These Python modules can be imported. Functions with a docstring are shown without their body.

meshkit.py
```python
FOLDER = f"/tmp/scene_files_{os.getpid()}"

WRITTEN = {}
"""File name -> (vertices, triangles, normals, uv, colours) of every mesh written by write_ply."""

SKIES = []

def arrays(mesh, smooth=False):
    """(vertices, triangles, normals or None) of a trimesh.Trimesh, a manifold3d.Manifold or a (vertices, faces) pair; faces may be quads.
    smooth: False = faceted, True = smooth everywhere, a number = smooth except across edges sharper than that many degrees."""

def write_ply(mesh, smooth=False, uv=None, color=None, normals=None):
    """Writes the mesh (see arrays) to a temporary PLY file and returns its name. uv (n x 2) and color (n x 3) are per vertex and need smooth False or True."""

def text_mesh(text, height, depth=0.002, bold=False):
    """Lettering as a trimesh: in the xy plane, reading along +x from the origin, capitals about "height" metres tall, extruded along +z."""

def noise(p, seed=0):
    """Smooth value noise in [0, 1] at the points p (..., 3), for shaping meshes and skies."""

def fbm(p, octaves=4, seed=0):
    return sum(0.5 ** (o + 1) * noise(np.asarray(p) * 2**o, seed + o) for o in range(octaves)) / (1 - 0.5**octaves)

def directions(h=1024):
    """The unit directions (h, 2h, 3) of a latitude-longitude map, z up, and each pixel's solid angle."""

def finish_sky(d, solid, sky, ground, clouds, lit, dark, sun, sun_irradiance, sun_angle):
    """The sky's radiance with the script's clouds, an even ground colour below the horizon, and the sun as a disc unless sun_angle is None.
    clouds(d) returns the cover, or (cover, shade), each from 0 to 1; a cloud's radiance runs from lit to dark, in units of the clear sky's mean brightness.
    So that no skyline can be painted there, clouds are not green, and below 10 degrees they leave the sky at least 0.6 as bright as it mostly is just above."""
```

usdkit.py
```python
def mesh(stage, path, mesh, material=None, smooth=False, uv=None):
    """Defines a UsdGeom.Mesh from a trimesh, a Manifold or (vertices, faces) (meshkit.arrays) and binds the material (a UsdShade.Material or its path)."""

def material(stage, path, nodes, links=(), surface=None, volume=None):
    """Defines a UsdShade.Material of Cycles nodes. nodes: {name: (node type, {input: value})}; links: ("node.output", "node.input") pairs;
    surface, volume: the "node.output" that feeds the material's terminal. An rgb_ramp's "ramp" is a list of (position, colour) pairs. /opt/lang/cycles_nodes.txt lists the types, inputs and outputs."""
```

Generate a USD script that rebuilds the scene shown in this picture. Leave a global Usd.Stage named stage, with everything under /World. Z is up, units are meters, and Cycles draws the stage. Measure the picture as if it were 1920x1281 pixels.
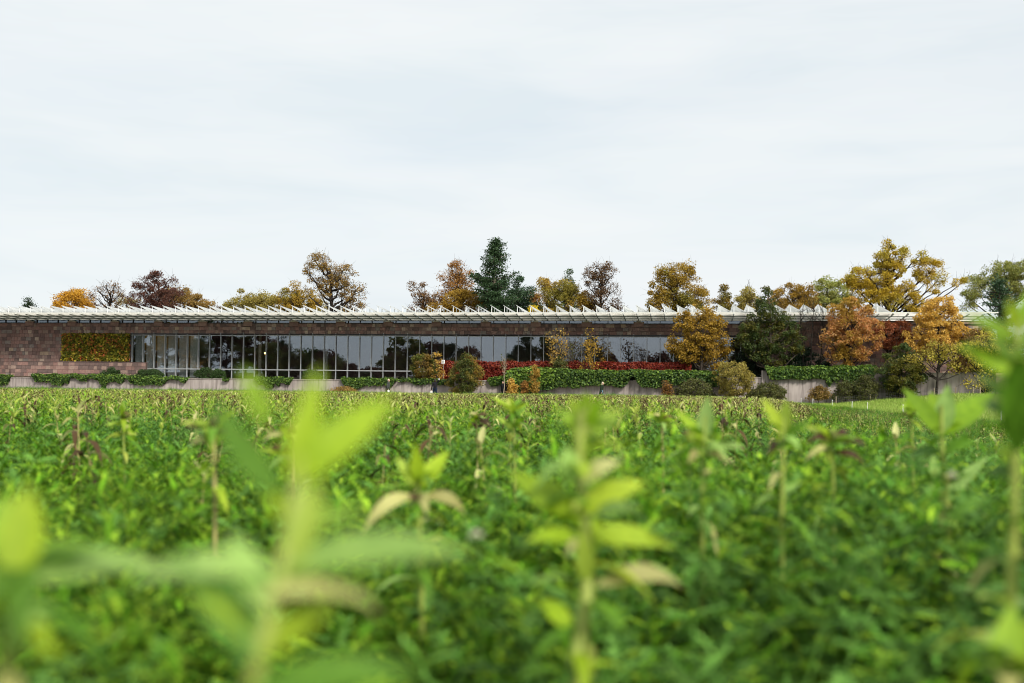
import math, random
import numpy as np, trimesh, manifold3d as m3
import usdkit, meshkit
from scipy.sparse import coo_matrix
from scipy.sparse.csgraph import connected_components
from pxr import Usd, UsdGeom, UsdLux, UsdShade, Gf, Sdf, Vt

stage = Usd.Stage.CreateInMemory()
UsdGeom.SetStageUpAxis(stage, "Z"); UsdGeom.SetStageMetersPerUnit(stage, 1.0)
UsdGeom.Xform.Define(stage, "/World"); UsdGeom.Scope.Define(stage, "/World/Looks")
PI = math.pi

# ------------------------------------------------------------------ camera, sky, sun, exposure
FPX = 1867.0                       # focal length in pixels of the 1920 wide photograph (35 mm on 36 mm)
PITCH, ROLL, EYE = math.atan((705 - 640.5) / FPX), 0.011, np.array([0.0, 0.0, 2.2])
fwd = np.array([0, math.cos(PITCH), math.sin(PITCH)]); up0 = np.array([0, -math.sin(PITCH), math.cos(PITCH)]); r0 = np.array([1.0, 0, 0])
RIGHT = r0 * math.cos(ROLL) + up0 * math.sin(ROLL); UP = up0 * math.cos(ROLL) - r0 * math.sin(ROLL)
cam = UsdGeom.Camera.Define(stage, "/World/camera")
cam.AddTransformOp().Set(Gf.Matrix4d(*RIGHT, 0, *UP, 0, *(-fwd), 0, *EYE, 1))
cam.CreateHorizontalApertureAttr(36.0); cam.CreateFocalLengthAttr(35.0)
cam.CreateFStopAttr(1.8); cam.CreateFocusDistanceAttr(90.0)
cam.CreateExposureAttr(1.5)
SUN_EL, SUN_AZ = math.radians(40), math.radians(146)       # azimuth from +y towards +x: behind the camera, to the right
sun_dir = np.array([math.sin(SUN_AZ) * math.cos(SUN_EL), math.cos(SUN_AZ) * math.cos(SUN_EL), math.sin(SUN_EL)])
usdkit.material(stage, "/World/Looks/sky_air", {
    "sky": ("sky_texture", {"sky_type": "single_scattering", "sun_disc": False, "sun_elevation": SUN_EL, "sun_rotation": SUN_AZ}),
    "tc": ("texture_coordinate", {}),
    "map": ("mapping", {"scale": (1.0, 1.0, 5.5), "rotation": (0.05, 0.12, 0.3)}),
    "n1": ("noise_texture", {"scale": 1.6, "detail": 6.0, "roughness": 0.5, "distortion": 0.6}),
    "r1": ("rgb_ramp", {"ramp": [(0.30, (0.84, 0.84, 0.84)), (0.52, (0.96, 0.96, 0.96)), (0.68, (1, 1, 1))]}),
    "n2": ("noise_texture", {"scale": 3.1, "detail": 4.0, "roughness": 0.55, "distortion": 0.3}),
    "r2": ("rgb_ramp", {"ramp": [(0.30, (6.0, 6.42, 6.58)), (0.48, (6.5, 6.76, 6.8)), (0.66, (6.75, 6.9, 6.9))]}),
    "sep": ("separate_xyz", {}), "zr": ("rgb_ramp", {"ramp": [(0.5, (.93, .945, .96)), (0.58, (.97, .98, .99)), (0.68, (1.03, 1.03, 1.03)), (0.8, (1.35, 1.35, 1.35)), (1.0, (1.95, 1.95, 1.95))]}), "vm": ("vector_math", {"math_type": "multiply"}),
    "mx": ("mix", {"fac": 0.9}), "bg": ("background_shader", {"strength": 0.0505})},
    [("tc.generated", "map.vector"), ("map.vector", "n1.vector"), ("map.vector", "n2.vector"), ("n1.fac", "r1.fac"), ("n2.fac", "r2.fac"),
     ("r1.color", "mx.fac"), ("tc.generated", "sep.vector"), ("sep.z", "zr.fac"), ("r2.color", "vm.vector1"), ("zr.color", "vm.vector2"), ("sky.color", "mx.color1"), ("vm.vector", "mx.color2"), ("mx.color", "bg.color")], surface="bg.background")
dome = UsdLux.DomeLight.Define(stage, "/World/sky")
UsdShade.MaterialBindingAPI.Apply(dome.GetPrim()).Bind(UsdShade.Material.Get(stage, "/World/Looks/sky_air"))
dome.GetPrim().SetCustomDataByKey("kind", "structure"); dome.GetPrim().SetCustomDataByKey("label", "pale overcast sky with faint blue grey streaks")
sun = UsdLux.DistantLight.Define(stage, "/World/sun")
sun.CreateIntensityAttr(0.4); sun.CreateAngleAttr(12.0); sun.CreateNormalizeAttr(True); sun.CreateColorAttr(Gf.Vec3f(1.0, 0.95, 0.87))
q = Gf.Rotation(Gf.Vec3d(0, 0, 1), Gf.Vec3d(*sun_dir)); sun.AddTransformOp().Set(Gf.Matrix4d().SetRotate(q))

# ------------------------------------------------------------------ helpers
used = {}
def numbered(parent, name):
    key = (parent, name); n = used.get(key, 0); used[key] = n + 1
    return f"{parent}/{name}" + (f"_{n:03d}" if n else "")
def tag(p, label=None, cat=None, group=None, kind=None):
    p = p.GetPrim() if hasattr(p, "GetPrim") else p
    for k, v in (("label", label), ("category", cat), ("group", group), ("kind", kind)):
        if v: p.SetCustomDataByKey(k, v)
    return p
def thing(name, label, cat, loc=(0, 0, 0), rz=0.0, group=None, kind=None, scale=None):
    x = UsdGeom.Xform.Define(stage, numbered("/World", name))
    x.AddTranslateOp().Set(Gf.Vec3d(*map(float, loc)))
    if rz: x.AddRotateZOp().Set(math.degrees(rz))
    if scale is not None: x.AddScaleOp().Set(Gf.Vec3f(*([float(scale)] * 3 if np.ndim(scale) == 0 else scale)))
    tag(x, label, cat, group, kind)
    return x.GetPrim()
def obj(name, mesh, mat, parent=None, smooth=False, origin=(0, 0, 0), label=None, kind=None):
    """One Mesh prim under parent (or /World). Vertices are world positions minus origin."""
    pp = str(parent.GetPath()) if parent is not None else "/World"
    if isinstance(mesh, list): mesh = cat(mesh)
    if isinstance(mesh, tuple): mesh = (np.asarray(mesh[0], float) - np.asarray(origin, float), mesh[1])
    else:
        v, f, _ = meshkit.arrays(mesh); mesh = (v - np.asarray(origin, float), f)
    m = usdkit.mesh(stage, numbered(pp, name), mesh, M[mat] if isinstance(mat, str) else mat, smooth=smooth)
    if mat.startswith(("leaf_", "stone_", "brick")):     # one random number for each leaf or stone
        f = tri(mesh[1]); nv = len(mesh[0])
        k, comp = connected_components(coo_matrix((np.ones(2 * len(f), np.int8), (np.concatenate([f[:, 0], f[:, 1]]), np.concatenate([f[:, 1], f[:, 2]]))), shape=(nv, nv)), directed=False)
        UsdGeom.PrimvarsAPI(m).CreatePrimvar("rnd", Sdf.ValueTypeNames.FloatArray, "vertex").Set(Vt.FloatArray.FromNumpy(np.random.default_rng([k, used[(pp, name)], len(pp), int(1e3 * abs(float(np.sum(mesh[0][0]))))]).uniform(size=k)[comp].astype(np.float32)))
    tag(m, label, None, None, kind)
    return m.GetPrim()
def tri(f):
    f = np.asarray(f, int)
    return np.vstack([f[:, [0, 1, 2]], f[:, [0, 2, 3]]]) if f.shape[1] == 4 else f
def cat(ms):
    vs, fs, n = [], [], 0
    for m in ms:
        v, f = (m[0], tri(m[1])) if isinstance(m, tuple) else meshkit.arrays(m)[:2]
        vs.append(v); fs.append(f + n); n += len(v)
    return np.vstack(vs), np.vstack(fs)
BOXF = np.array([[0, 3, 2, 1], [4, 5, 6, 7], [0, 1, 5, 4], [1, 2, 6, 5], [2, 3, 7, 6], [3, 0, 4, 7]])
def hexa(p): return np.asarray(p, float), tri(BOXF)
def box(x0, x1, y0, y1, z0, z1):
    return hexa([(x0, y0, z0), (x1, y0, z0), (x1, y1, z0), (x0, y1, z0), (x0, y0, z1), (x1, y0, z1), (x1, y1, z1), (x0, y1, z1)])
def tube(pts, rad, sides=5, cap=False):
    p = np.asarray(pts, float); n = len(p); rad = np.broadcast_to(rad, (n,))
    t = np.gradient(p, axis=0); t /= np.linalg.norm(t, axis=1, keepdims=True) + 1e-9
    a = np.cross(t, np.where(np.abs(t[:, 2:]) < 0.9, [0, 0, 1.0], [1.0, 0, 0])); a /= np.linalg.norm(a, axis=1, keepdims=True) + 1e-9
    b = np.cross(t, a); ang = np.arange(sides) * 2 * PI / sides
    v = (p[:, None] + rad[:, None, None] * (np.cos(ang)[None, :, None] * a[:, None] + np.sin(ang)[None, :, None] * b[:, None])).reshape(-1, 3)
    i, j = np.meshgrid(np.arange(n - 1), np.arange(sides), indexing="ij")
    qd = np.stack([i * sides + j, i * sides + (j + 1) % sides, (i + 1) * sides + (j + 1) % sides, (i + 1) * sides + j], -1).reshape(-1, 4)
    f = tri(qd)
    if cap: f = np.vstack([f, [[0, k + 1, k] for k in range(1, sides - 1)], [[(n - 1) * sides, (n - 1) * sides + k, (n - 1) * sides + k + 1] for k in range(1, sides - 1)]])
    return v, f
def bez(a, b, c, n=6):
    t = np.linspace(0, 1, n)[:, None]; a, b, c = (np.asarray(x, float) for x in (a, b, c))
    return (1 - t) ** 2 * a + 2 * t * (1 - t) * b + t * t * c
def ray(px, py):
    d = RIGHT * (px - 960) / FPX + UP * (640.5 - py) / FPX + fwd
    return d
def at(px, py, Y): d = ray(px, py); return EYE + d * (Y / d[1])
def hor(px):                                             # horizontal direction of an image column at the horizon
    d = ray(px, 705 + 0.011 * (px - 960)); return d[0] / d[1]

# the facade frame: s along the facade (to the right), d towards the viewer, z up
MS = 0.178; TH = math.atan(MS); Y0 = 98.0
E = np.array([math.cos(TH), -math.sin(TH), 0]); N = np.array([-math.sin(TH), -math.cos(TH), 0]); O = np.array([0, Y0, 0.0])
FM = np.stack([E, N, [0, 0, 1.0]])
def F(s, d, z): return O + E * s + N * d + np.array([0, 0, z])
def fw(m):                                               # facade-frame mesh to world
    v, f = m; return np.asarray(v) @ FM + O, f
def hit(px, py, d=0.0):
    r = ray(px, py); k = (O + N * d - EYE) @ N / (r @ N); p = EYE + r * k
    return (p - O) @ E, p[2]
def fbox(s0, s1, d0, d1, z0, z1): return fw(box(s0, s1, -d1, -d0, z0, z1)) if False else _fb(s0, s1, d0, d1, z0, z1)
def _fb(s0, s1, d0, d1, z0, z1):
    v, f = box(s0, s1, d0, d1, z0, z1); v, f = fw((v, f)); return v, f[:, ::-1]
def sstep(x): x = np.clip(x, 0, 1); return x * x * (3 - 2 * x)
def ground(x, y):
    x, y = np.asarray(x, float), np.asarray(y, float)
    g = 0.85 * (1 - np.clip(y, -40, 85) / 85.0)
    g = g + 0.95 * sstep((x - 25) / 12) * sstep((y - 30) / 50)
    return g + 0.05 * (meshkit.fbm(np.stack([x / 9, y / 9, 0 * x], -1), 2, 5) - 0.5)

# ------------------------------------------------------------------ materials
M = {}
def mat(name, nodes, links, surface, volume=None): M[name] = usdkit.material(stage, "/World/Looks/" + name, nodes, links, surface=surface, volume=volume); return M[name]
def plain(name, col, rough=0.6, spec=0.3, metal=0.0, scale=6.0, amount=0.18, bump=0.0):
    c = np.array(col)
    n = {"geo": ("geometry", {}), "n": ("noise_texture", {"scale": scale, "detail": 5.0}), "r": ("rgb_ramp", {"ramp": [(0.3, tuple(c * (1 - amount))), (0.7, tuple(np.minimum(c * (1 + amount), 0.95)))]}),
         "p": ("principled_bsdf", {"roughness": rough, "specular_ior_level": spec, "metallic": metal})}
    l = [("geo.position", "n.vector"), ("n.fac", "r.fac"), ("r.color", "p.base_color")]
    if bump: n["b"] = ("bump", {"strength": bump, "distance": 0.02}); l += [("n.fac", "b.height"), ("b.normal", "p.normal")]
    return mat(name, n, l, "p.BSDF")
def foliage(name, cols, trans=0.3, rough=0.55, spec=0.25, objvar=0.25, tcol=1.15, patch=None, pscale=0.25, blotch=0):
    """Leaves: one tone per leaf from the ramp, each plant a little lighter or darker; patch mixes in a second ramp in clumps."""
    n = {"g": ("geometry", {}), "at": ("attribute", {"attribute": "rnd"}), "r": ("rgb_ramp", {"ramp": list(zip(np.linspace(0, 1, len(cols)), [tuple(c) for c in cols]))}),
         "oi": ("object_info", {}), "mr": ("map_range", {"from_min": 0.0, "from_max": 1.0, "to_min": 1 - objvar, "to_max": 1 + objvar}),
         "h": ("hsv", {"hue": 0.5, "saturation": 1.0}), "p": ("principled_bsdf", {"roughness": rough, "specular_ior_level": spec}),
         "t": ("translucent_bsdf", {}), "m": ("mix_closure", {"fac": trans})}
    l = [("at.fac", "r.fac"), ("oi.random", "mr.value"), ("mr.result", "h.value"), ("h.color", "p.base_color"), ("h.color", "t.color"), ("p.BSDF", "m.closure1"), ("t.BSDF", "m.closure2")]
    if patch:
        n["pr"] = ("rgb_ramp", {"ramp": list(zip(np.linspace(0, 1, len(patch)), [tuple(c) for c in patch]))})
        n["pn"] = ("noise_texture", {"scale": pscale, "detail": 2.0}); n["pp"] = ("rgb_ramp", {"ramp": [(0.46, (0, 0, 0)), (0.58, (1, 1, 1))]}); n["mx"] = ("mix", {})
        l += [("g.position", "pn.vector"), ("pn.fac", "pp.fac"), ("at.fac", "pr.fac"), ("pp.color", "mx.fac"), ("r.color", "mx.color1"), ("pr.color", "mx.color2"), ("mx.color", "h.color")]
    else: l.append(("r.color", "h.color"))
    if blotch:
        n["bn"] = ("noise_texture", {"scale": blotch, "detail": 4.0, "roughness": 0.6}); n["br"] = ("rgb_ramp", {"ramp": [(0.25, (.35, .33, .3)), (0.36, (.8, .85, .8)), (0.55, (1, 1, 1)), (0.75, (1.2, 1.12, 1.1))]}); n["bm"] = ("mix", {"mix_type": "multiply", "fac": 1.0})
        l = [x for x in l if x[0] != "h.color"] + [("g.position", "bn.vector"), ("bn.fac", "br.fac"), ("h.color", "bm.color1"), ("br.color", "bm.color2"), ("bm.color", "p.base_color"), ("bm.color", "t.color")]
    return mat(name, n, l, "m.closure")
foliage("leaf_gold", [(.42, .21, .02), (.54, .30, .025), (.30, .15, .015), (.62, .36, .04)])
foliage("leaf_goldolive", [(.30, .19, .022), (.40, .26, .03), (.19, .13, .02), (.46, .29, .035)], patch=[(.17, .16, .025), (.25, .20, .03)])
foliage("leaf_olive", [(.27, .23, .045), (.38, .31, .07), (.17, .15, .03), (.38, .28, .06)])
foliage("leaf_oak", [(.54, .37, .025), (.44, .30, .022), (.30, .22, .02), (.62, .44, .04)], patch=[(.30, .26, .03), (.42, .32, .035)])
foliage("leaf_brown", [(.16, .085, .04), (.22, .12, .045), (.10, .06, .03), (.26, .15, .05)])
foliage("leaf_browngold", [(.27, .18, .04), (.17, .12, .035), (.34, .21, .045), (.20, .10, .035)])
foliage("leaf_maroon", [(.075, .032, .024), (.11, .045, .03), (.05, .025, .02), (.15, .06, .03)])
foliage("leaf_rust", [(.32, .15, .035), (.24, .11, .03), (.38, .20, .04), (.18, .09, .03)])
foliage("leaf_orange", [(.76, .38, .14), (.68, .29, .09), (.56, .30, .07), (.82, .52, .22), (.66, .23, .09)], trans=0.42, patch=[(.56, .34, .05), (.44, .28, .045)], pscale=0.5)
foliage("leaf_amber", [(.70, .44, .08), (.60, .36, .06), (.42, .27, .05), (.78, .55, .16)], trans=0.42)
foliage("leaf_ochre", [(.46, .27, .03), (.34, .20, .025), (.56, .35, .04), (.20, .13, .022)])
foliage("leaf_red", [(.20, .018, .012), (.27, .03, .016), (.11, .012, .011), (.40, .08, .028), (.16, .018, .016)], trans=0.25)
foliage("leaf_darkred", [(.24, .065, .03), (.34, .10, .04), (.42, .15, .05), (.16, .05, .03)])
foliage("leaf_green", [(.07, .15, .025), (.075, .15, .025), (.035, .075, .02), (.10, .18, .03)])
foliage("leaf_darkgreen", [(.06, .095, .022), (.085, .125, .026), (.035, .06, .017), (.12, .155, .03)], patch=[(.12, .12, .02), (.18, .15, .02), (.09, .11, .02)], pscale=0.6)
foliage("leaf_yew", [(.014, .03, .014), (.02, .042, .018), (.01, .022, .012)], trans=0.1)
foliage("leaf_pine", [(.024, .050, .018), (.034, .066, .022), (.016, .036, .013)], trans=0.1)
foliage("leaf_bluepine", [(.04, .08, .035), (.055, .105, .045), (.028, .058, .028)], trans=0.1)
foliage("leaf_palegreen", [(.30, .32, .06), (.38, .40, .10), (.20, .25, .05), (.42, .36, .07)])
foliage("leaf_ivy", [(.032, .068, .014), (.06, .12, .018), (.018, .038, .009), (.17, .26, .04), (.034, .075, .014), (.018, .042, .01)], trans=0.2)
foliage("leaf_ivybright", [(.12, .22, .02), (.20, .32, .04), (.07, .14, .016), (.28, .38, .06)], trans=0.25)
foliage("leaf_pyramid", [(.06, .09, .018), (.10, .125, .02), (.04, .06, .014), (.16, .15, .03), (.075, .10, .02)], patch=[(.12, .13, .02), (.36, .22, .03), (.14, .13, .025)], pscale=0.8)
foliage("leaf_bronze", [(.12, .145, .02), (.18, .20, .03), (.08, .10, .02)], patch=[(.30, .17, .025), (.22, .15, .03)], pscale=0.7)
foliage("leaf_vine", [(.07, .10, .012), (.24, .23, .02), (.04, .065, .01), (.62, .50, .05), (.20, .22, .02), (.05, .08, .01), (.50, .36, .04)], patch=[(.12, .16, .016), (.05, .08, .01), (.62, .14, .05), (.50, .42, .04), (.06, .10, .01), (.5, .2, .05)], pscale=0.9)
foliage("leaf_boxwood", [(.03, .065, .015), (.045, .09, .018), (.022, .045, .012)], trans=0.15)
foliage("leaf_shrub", [(.075, .085, .022), (.11, .12, .03), (.055, .065, .02), (.15, .14, .035)])
foliage("leaf_shrubyellow", [(.44, .35, .05), (.58, .47, .07), (.26, .22, .045), (.66, .53, .07)])
foliage("leaf_fresh", [(.29, .44, .018), (.36, .49, .022), (.22, .38, .015), (.42, .52, .04)], blotch=55.0, trans=0.45, objvar=0.2)
foliage("leaf_cover", [(.065, .19, .010), (.135, .30, .014), (.018, .068, .004), (.29, .44, .03), (.05, .155, .010)], trans=0.2, objvar=0.5, rough=0.6, spec=0.05)
foliage("leaf_coverblue", [(.068, .18, .022), (.155, .31, .06), (.022, .078, .008)], trans=0.2, objvar=0.5, rough=0.6, spec=0.05)
foliage("leaf_mid", [(.11, .25, .015), (.14, .29, .02), (.085, .21, .012)], blotch=45.0, trans=0.35)
foliage("leaf_pale", [(.28, .46, .09), (.36, .53, .14), (.23, .40, .06)], blotch=45.0, trans=0.4)
foliage("leaf_stalk", [(.22, .39, .03), (.31, .45, .04), (.42, .46, .08), (.16, .32, .025)], trans=0.35, objvar=0.25)
foliage("leaf_straw", [(.46, .45, .14), (.54, .53, .21), (.36, .33, .10), (.50, .53, .20)], trans=0.3)
foliage("leaf_withered", [(.05, .030, .014), (.08, .046, .02), (.03, .02, .011), (.13, .08, .03)], trans=0.1, spec=0.1)
foliage("leaf_yellow", [(.62, .48, .02), (.70, .55, .03), (.5, .36, .02)], trans=0.3)
foliage("leaf_grass", [(.22, .34, .05), (.28, .40, .06), (.16, .27, .035), (.36, .42, .10)], trans=0.3, objvar=0.3)
plain("bark", (.075, .06, .048), 0.9, 0.1, scale=9, amount=0.4, bump=0.5)
plain("bark_dark", (.032, .026, .022), 0.9, 0.1, scale=9, amount=0.4)
plain("bark_pale", (.26, .2, .16), 0.9, 0.1, scale=9, amount=0.3)
plain("stem_green", (.30, .36, .07), 0.5, 0.3, scale=30, amount=0.2)
plain("stem_dark", (.07, .15, .02), 0.6, 0.1)
plain("stem_straw", (.42, .36, .14), 0.6, 0.2, scale=30, amount=0.2)
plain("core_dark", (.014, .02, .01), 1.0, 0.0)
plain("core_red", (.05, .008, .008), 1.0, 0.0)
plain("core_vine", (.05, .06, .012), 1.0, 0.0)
plain("soil", (.075, .055, .038), 1.0, 0.1, scale=4, amount=0.35, bump=0.6)
plain("turf", (.17, .26, .045), 1.0, 0.1, scale=0.8, amount=0.25, bump=0.4)
plain("gravel", (.30, .27, .23), 1.0, 0.1, scale=20, amount=0.25)
plain("roof_white", (.80, .81, .80), 0.4, 0.4, scale=1.5, amount=0.04)
plain("rib_cream", (.66, .66, .60), 0.5, 0.4, scale=3, amount=0.1)
plain("rib_dark", (.16, .19, .16), 0.5, 0.4, scale=3, amount=0.1)
plain("steel", (.40, .41, .41), 0.4, 0.4, 0.2, scale=3, amount=0.1)
plain("steel_dark", (.035, .037, .04), 0.45, 0.4, scale=3, amount=0.1)
plain("stone_cap", (.5, .46, .37), 0.8, 0.2, scale=3, amount=0.2)
plain("joint", (.12, .085, .075), 0.95, 0.1)
plain("inner_wall", (.30, .21, .18), 0.9, 0.1, scale=0.7, amount=0.3)
plain("inner_floor", (.16, .12, .09), 0.5, 0.3)
plain("inner_white", (.70, .69, .66), 0.7, 0.2)
plain("blind", (.68, .70, .68), 0.8, 0.2)
plain("wood_post", (.30, .24, .17), 0.85, 0.1, scale=12, amount=0.3)
plain("wire", (.18, .18, .17), 0.5, 0.4, 0.6)
plain("petal", (.75, .72, .58), 0.6, 0.1, amount=0.1)
plain("plastic_white", (.8, .8, .78), 0.4, 0.4, amount=0.05)
plain("house_white", (.75, .73, .68), 0.8, 0.2, amount=0.06)
plain("house_roof", (.20, .09, .06), 0.8, 0.2)
plain("skin", (.50, .30, .22), 0.5, 0.3, amount=0.06)
plain("cloth_black", (.015, .015, .018), 0.9, 0.1)
plain("cloth_green", (.022, .035, .02), 0.9, 0.1)
plain("cloth_grey", (.06, .065, .06), 0.9, 0.1)
plain("denim", (.17, .27, .36), 0.9, 0.1)
plain("denim_dark", (.02, .03, .055), 0.9, 0.1)
plain("hair_pale", (.5, .42, .30), 0.6, 0.3)
plain("hair_dark", (.03, .022, .018), 0.6, 0.3)
plain("hair_grey", (.45, .44, .43), 0.6, 0.3)
plain("shoe", (.02, .018, .016), 0.6, 0.3)
def stone_mat(name, source, cols):
    src = ("at.fac" if source == "island" else "o.random")
    mat(name, {"g": ("geometry", {}), "at": ("attribute", {"attribute": "rnd"}), "o": ("object_info", {}), "r": ("rgb_ramp", {"ramp": [(i / len(cols), c) for i, c in enumerate(cols)], "interpolate": False}),
        "n": ("noise_texture", {"scale": 5.0, "detail": 6.0, "roughness": 0.65}), "nr": ("rgb_ramp", {"ramp": [(0.3, (.78, .78, .80)), (0.7, (1.18, 1.15, 1.12))]}), "mu": ("mix", {"mix_type": "multiply", "fac": 1.0}),
        "n2": ("noise_texture", {"scale": 0.35, "detail": 3.0}), "nr2": ("rgb_ramp", {"ramp": [(0.35, (.85, .83, .83)), (0.65, (1.12, 1.1, 1.1))]}), "mu2": ("mix", {"mix_type": "multiply", "fac": 1.0}),
        "b": ("bump", {"strength": 0.5, "distance": 0.02}), "p": ("principled_bsdf", {"roughness": 0.85, "specular_ior_level": 0.2})},
        [(src, "r.fac"), ("g.position", "n.vector"), ("n.fac", "nr.fac"), ("r.color", "mu.color1"), ("nr.color", "mu.color2"), ("g.position", "n2.vector"), ("n2.fac", "nr2.fac"),
         ("mu.color", "mu2.color1"), ("nr2.color", "mu2.color2"), ("mu2.color", "p.base_color"), ("n.fac", "b.height"), ("b.normal", "p.normal")], "p.BSDF")
STONES = [tuple((np.array(c) * .72 + np.mean(c) * np.array([.34, .285, .225])) * 1.22) for c in [(.23, .125, .11), (.17, .105, .095), (.245, .15, .13), (.19, .13, .115), (.145, .095, .088), (.22, .13, .115), (.26, .18, .15), (.18, .12, .11), (.125, .085, .08), (.21, .165, .14), (.20, .115, .10), (.34, .25, .17), (.23, .14, .125), (.165, .10, .095), (.20, .175, .16), (.24, .13, .11), (.11, .075, .07), (.36, .28, .22)]]
stone_mat("stone_many", "island", STONES)
STONE_DARK = [tuple(np.array(c) * 0.8) for c in STONES]
stone_mat("brick_wall", "island", [(.24, .15, .12), (.30, .19, .15), (.2, .13, .11)])
for k in range(8): stone_mat(f"stone_tone_{k}", "island", [STONES[2 * k]])
# glass: a clear pane that mirrors about a fifth of what is in front of it
def glass(name, fac, tint=(.75, .78, .78), rough=0.0):
    mat(name, {"t": ("transparent_bsdf", {"color": tint}), "g": ("glossy_bsdf", {"color": (.80, .88, 1.0), "roughness": rough}),
        "geo": ("geometry", {}), "n": ("noise_texture", {"scale": 0.35, "detail": 1.0}), "b": ("bump", {"strength": 0.03, "distance": 0.05}), "m": ("mix_closure", {"fac": fac})},
        [("geo.position", "n.vector"), ("n.fac", "b.height"), ("b.normal", "g.normal"), ("t.BSDF", "m.closure1"), ("g.BSDF", "m.closure2")], "m.closure")
glass("pane", 0.17, (.78, .79, .78))
glass("pane_dark", 0.16, (.4, .45, .45))
# fritted roof glass: white from above, lets light through
mat("frit_glass", {"geo": ("geometry", {}), "n": ("noise_texture", {"scale": 0.9, "detail": 5.0}), "r": ("rgb_ramp", {"ramp": [(0.32, (.74, .755, .73)), (0.6, (.89, .90, .89))]}), "oi": ("object_info", {}), "mr": ("map_range", {"to_min": 0.88, "to_max": 1.0}), "h": ("hsv", {"hue": 0.5, "saturation": 1.0}),
    "p": ("principled_bsdf", {"roughness": 0.25, "specular_ior_level": 0.5}), "t": ("translucent_bsdf", {}), "m": ("mix_closure", {"fac": 0.6})},
    [("geo.position", "n.vector"), ("n.fac", "r.fac"), ("oi.random", "mr.value"), ("mr.result", "h.value"), ("r.color", "h.color"), ("h.color", "p.base_color"), ("h.color", "t.color"), ("p.BSDF", "m.closure1"), ("t.BSDF", "m.closure2")], "m.closure")
mat("eave_glass", {"geo": ("geometry", {}), "n": ("noise_texture", {"scale": 1.3, "detail": 4.0}), "r": ("rgb_ramp", {"ramp": [(0.35, (.84, .82, .77)), (0.65, (.90, .88, .83))]}),
    "p": ("principled_bsdf", {"roughness": 0.3}), "t": ("translucent_bsdf", {}), "m": ("mix_closure", {"fac": 0.8})},
    [("geo.position", "n.vector"), ("n.fac", "r.fac"), ("r.color", "p.base_color"), ("r.color", "t.color"), ("p.BSDF", "m.closure1"), ("t.BSDF", "m.closure2")], "m.closure")
# board-marked concrete with run-off streaks
mat("concrete", {"geo": ("geometry", {}), "mp": ("mapping", {"scale": (2.6, 2.6, 0.22)}), "n": ("noise_texture", {"scale": 1.4, "detail": 6.0, "roughness": 0.6}), "r": ("rgb_ramp", {"ramp": [(0.32, (.16, .135, .125)), (0.48, (.34, .30, .285)), (0.72, (.47, .42, .39))]}),
    "n2": ("noise_texture", {"scale": 0.5, "detail": 3.0}), "r2": ("rgb_ramp", {"ramp": [(0.35, (.78, .76, .74)), (0.65, (1.1, 1.08, 1.05))]}), "mu": ("mix", {"mix_type": "multiply", "fac": 1.0}),
    "b": ("bump", {"strength": 0.3, "distance": 0.02}), "p": ("principled_bsdf", {"roughness": 0.9, "specular_ior_level": 0.15})},
    [("geo.position", "mp.vector"), ("mp.vector", "n.vector"), ("n.fac", "r.fac"), ("geo.position", "n2.vector"), ("n2.fac", "r2.fac"), ("r.color", "mu.color1"), ("r2.color", "mu.color2"), ("mu.color", "p.base_color"), ("n.fac", "b.height"), ("b.normal", "p.normal")], "p.BSDF")
mat("lamp_glow", {"e": ("emission", {"color": (1.0, .55, .15), "strength": 6.0})}, [], "e.emission")

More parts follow.
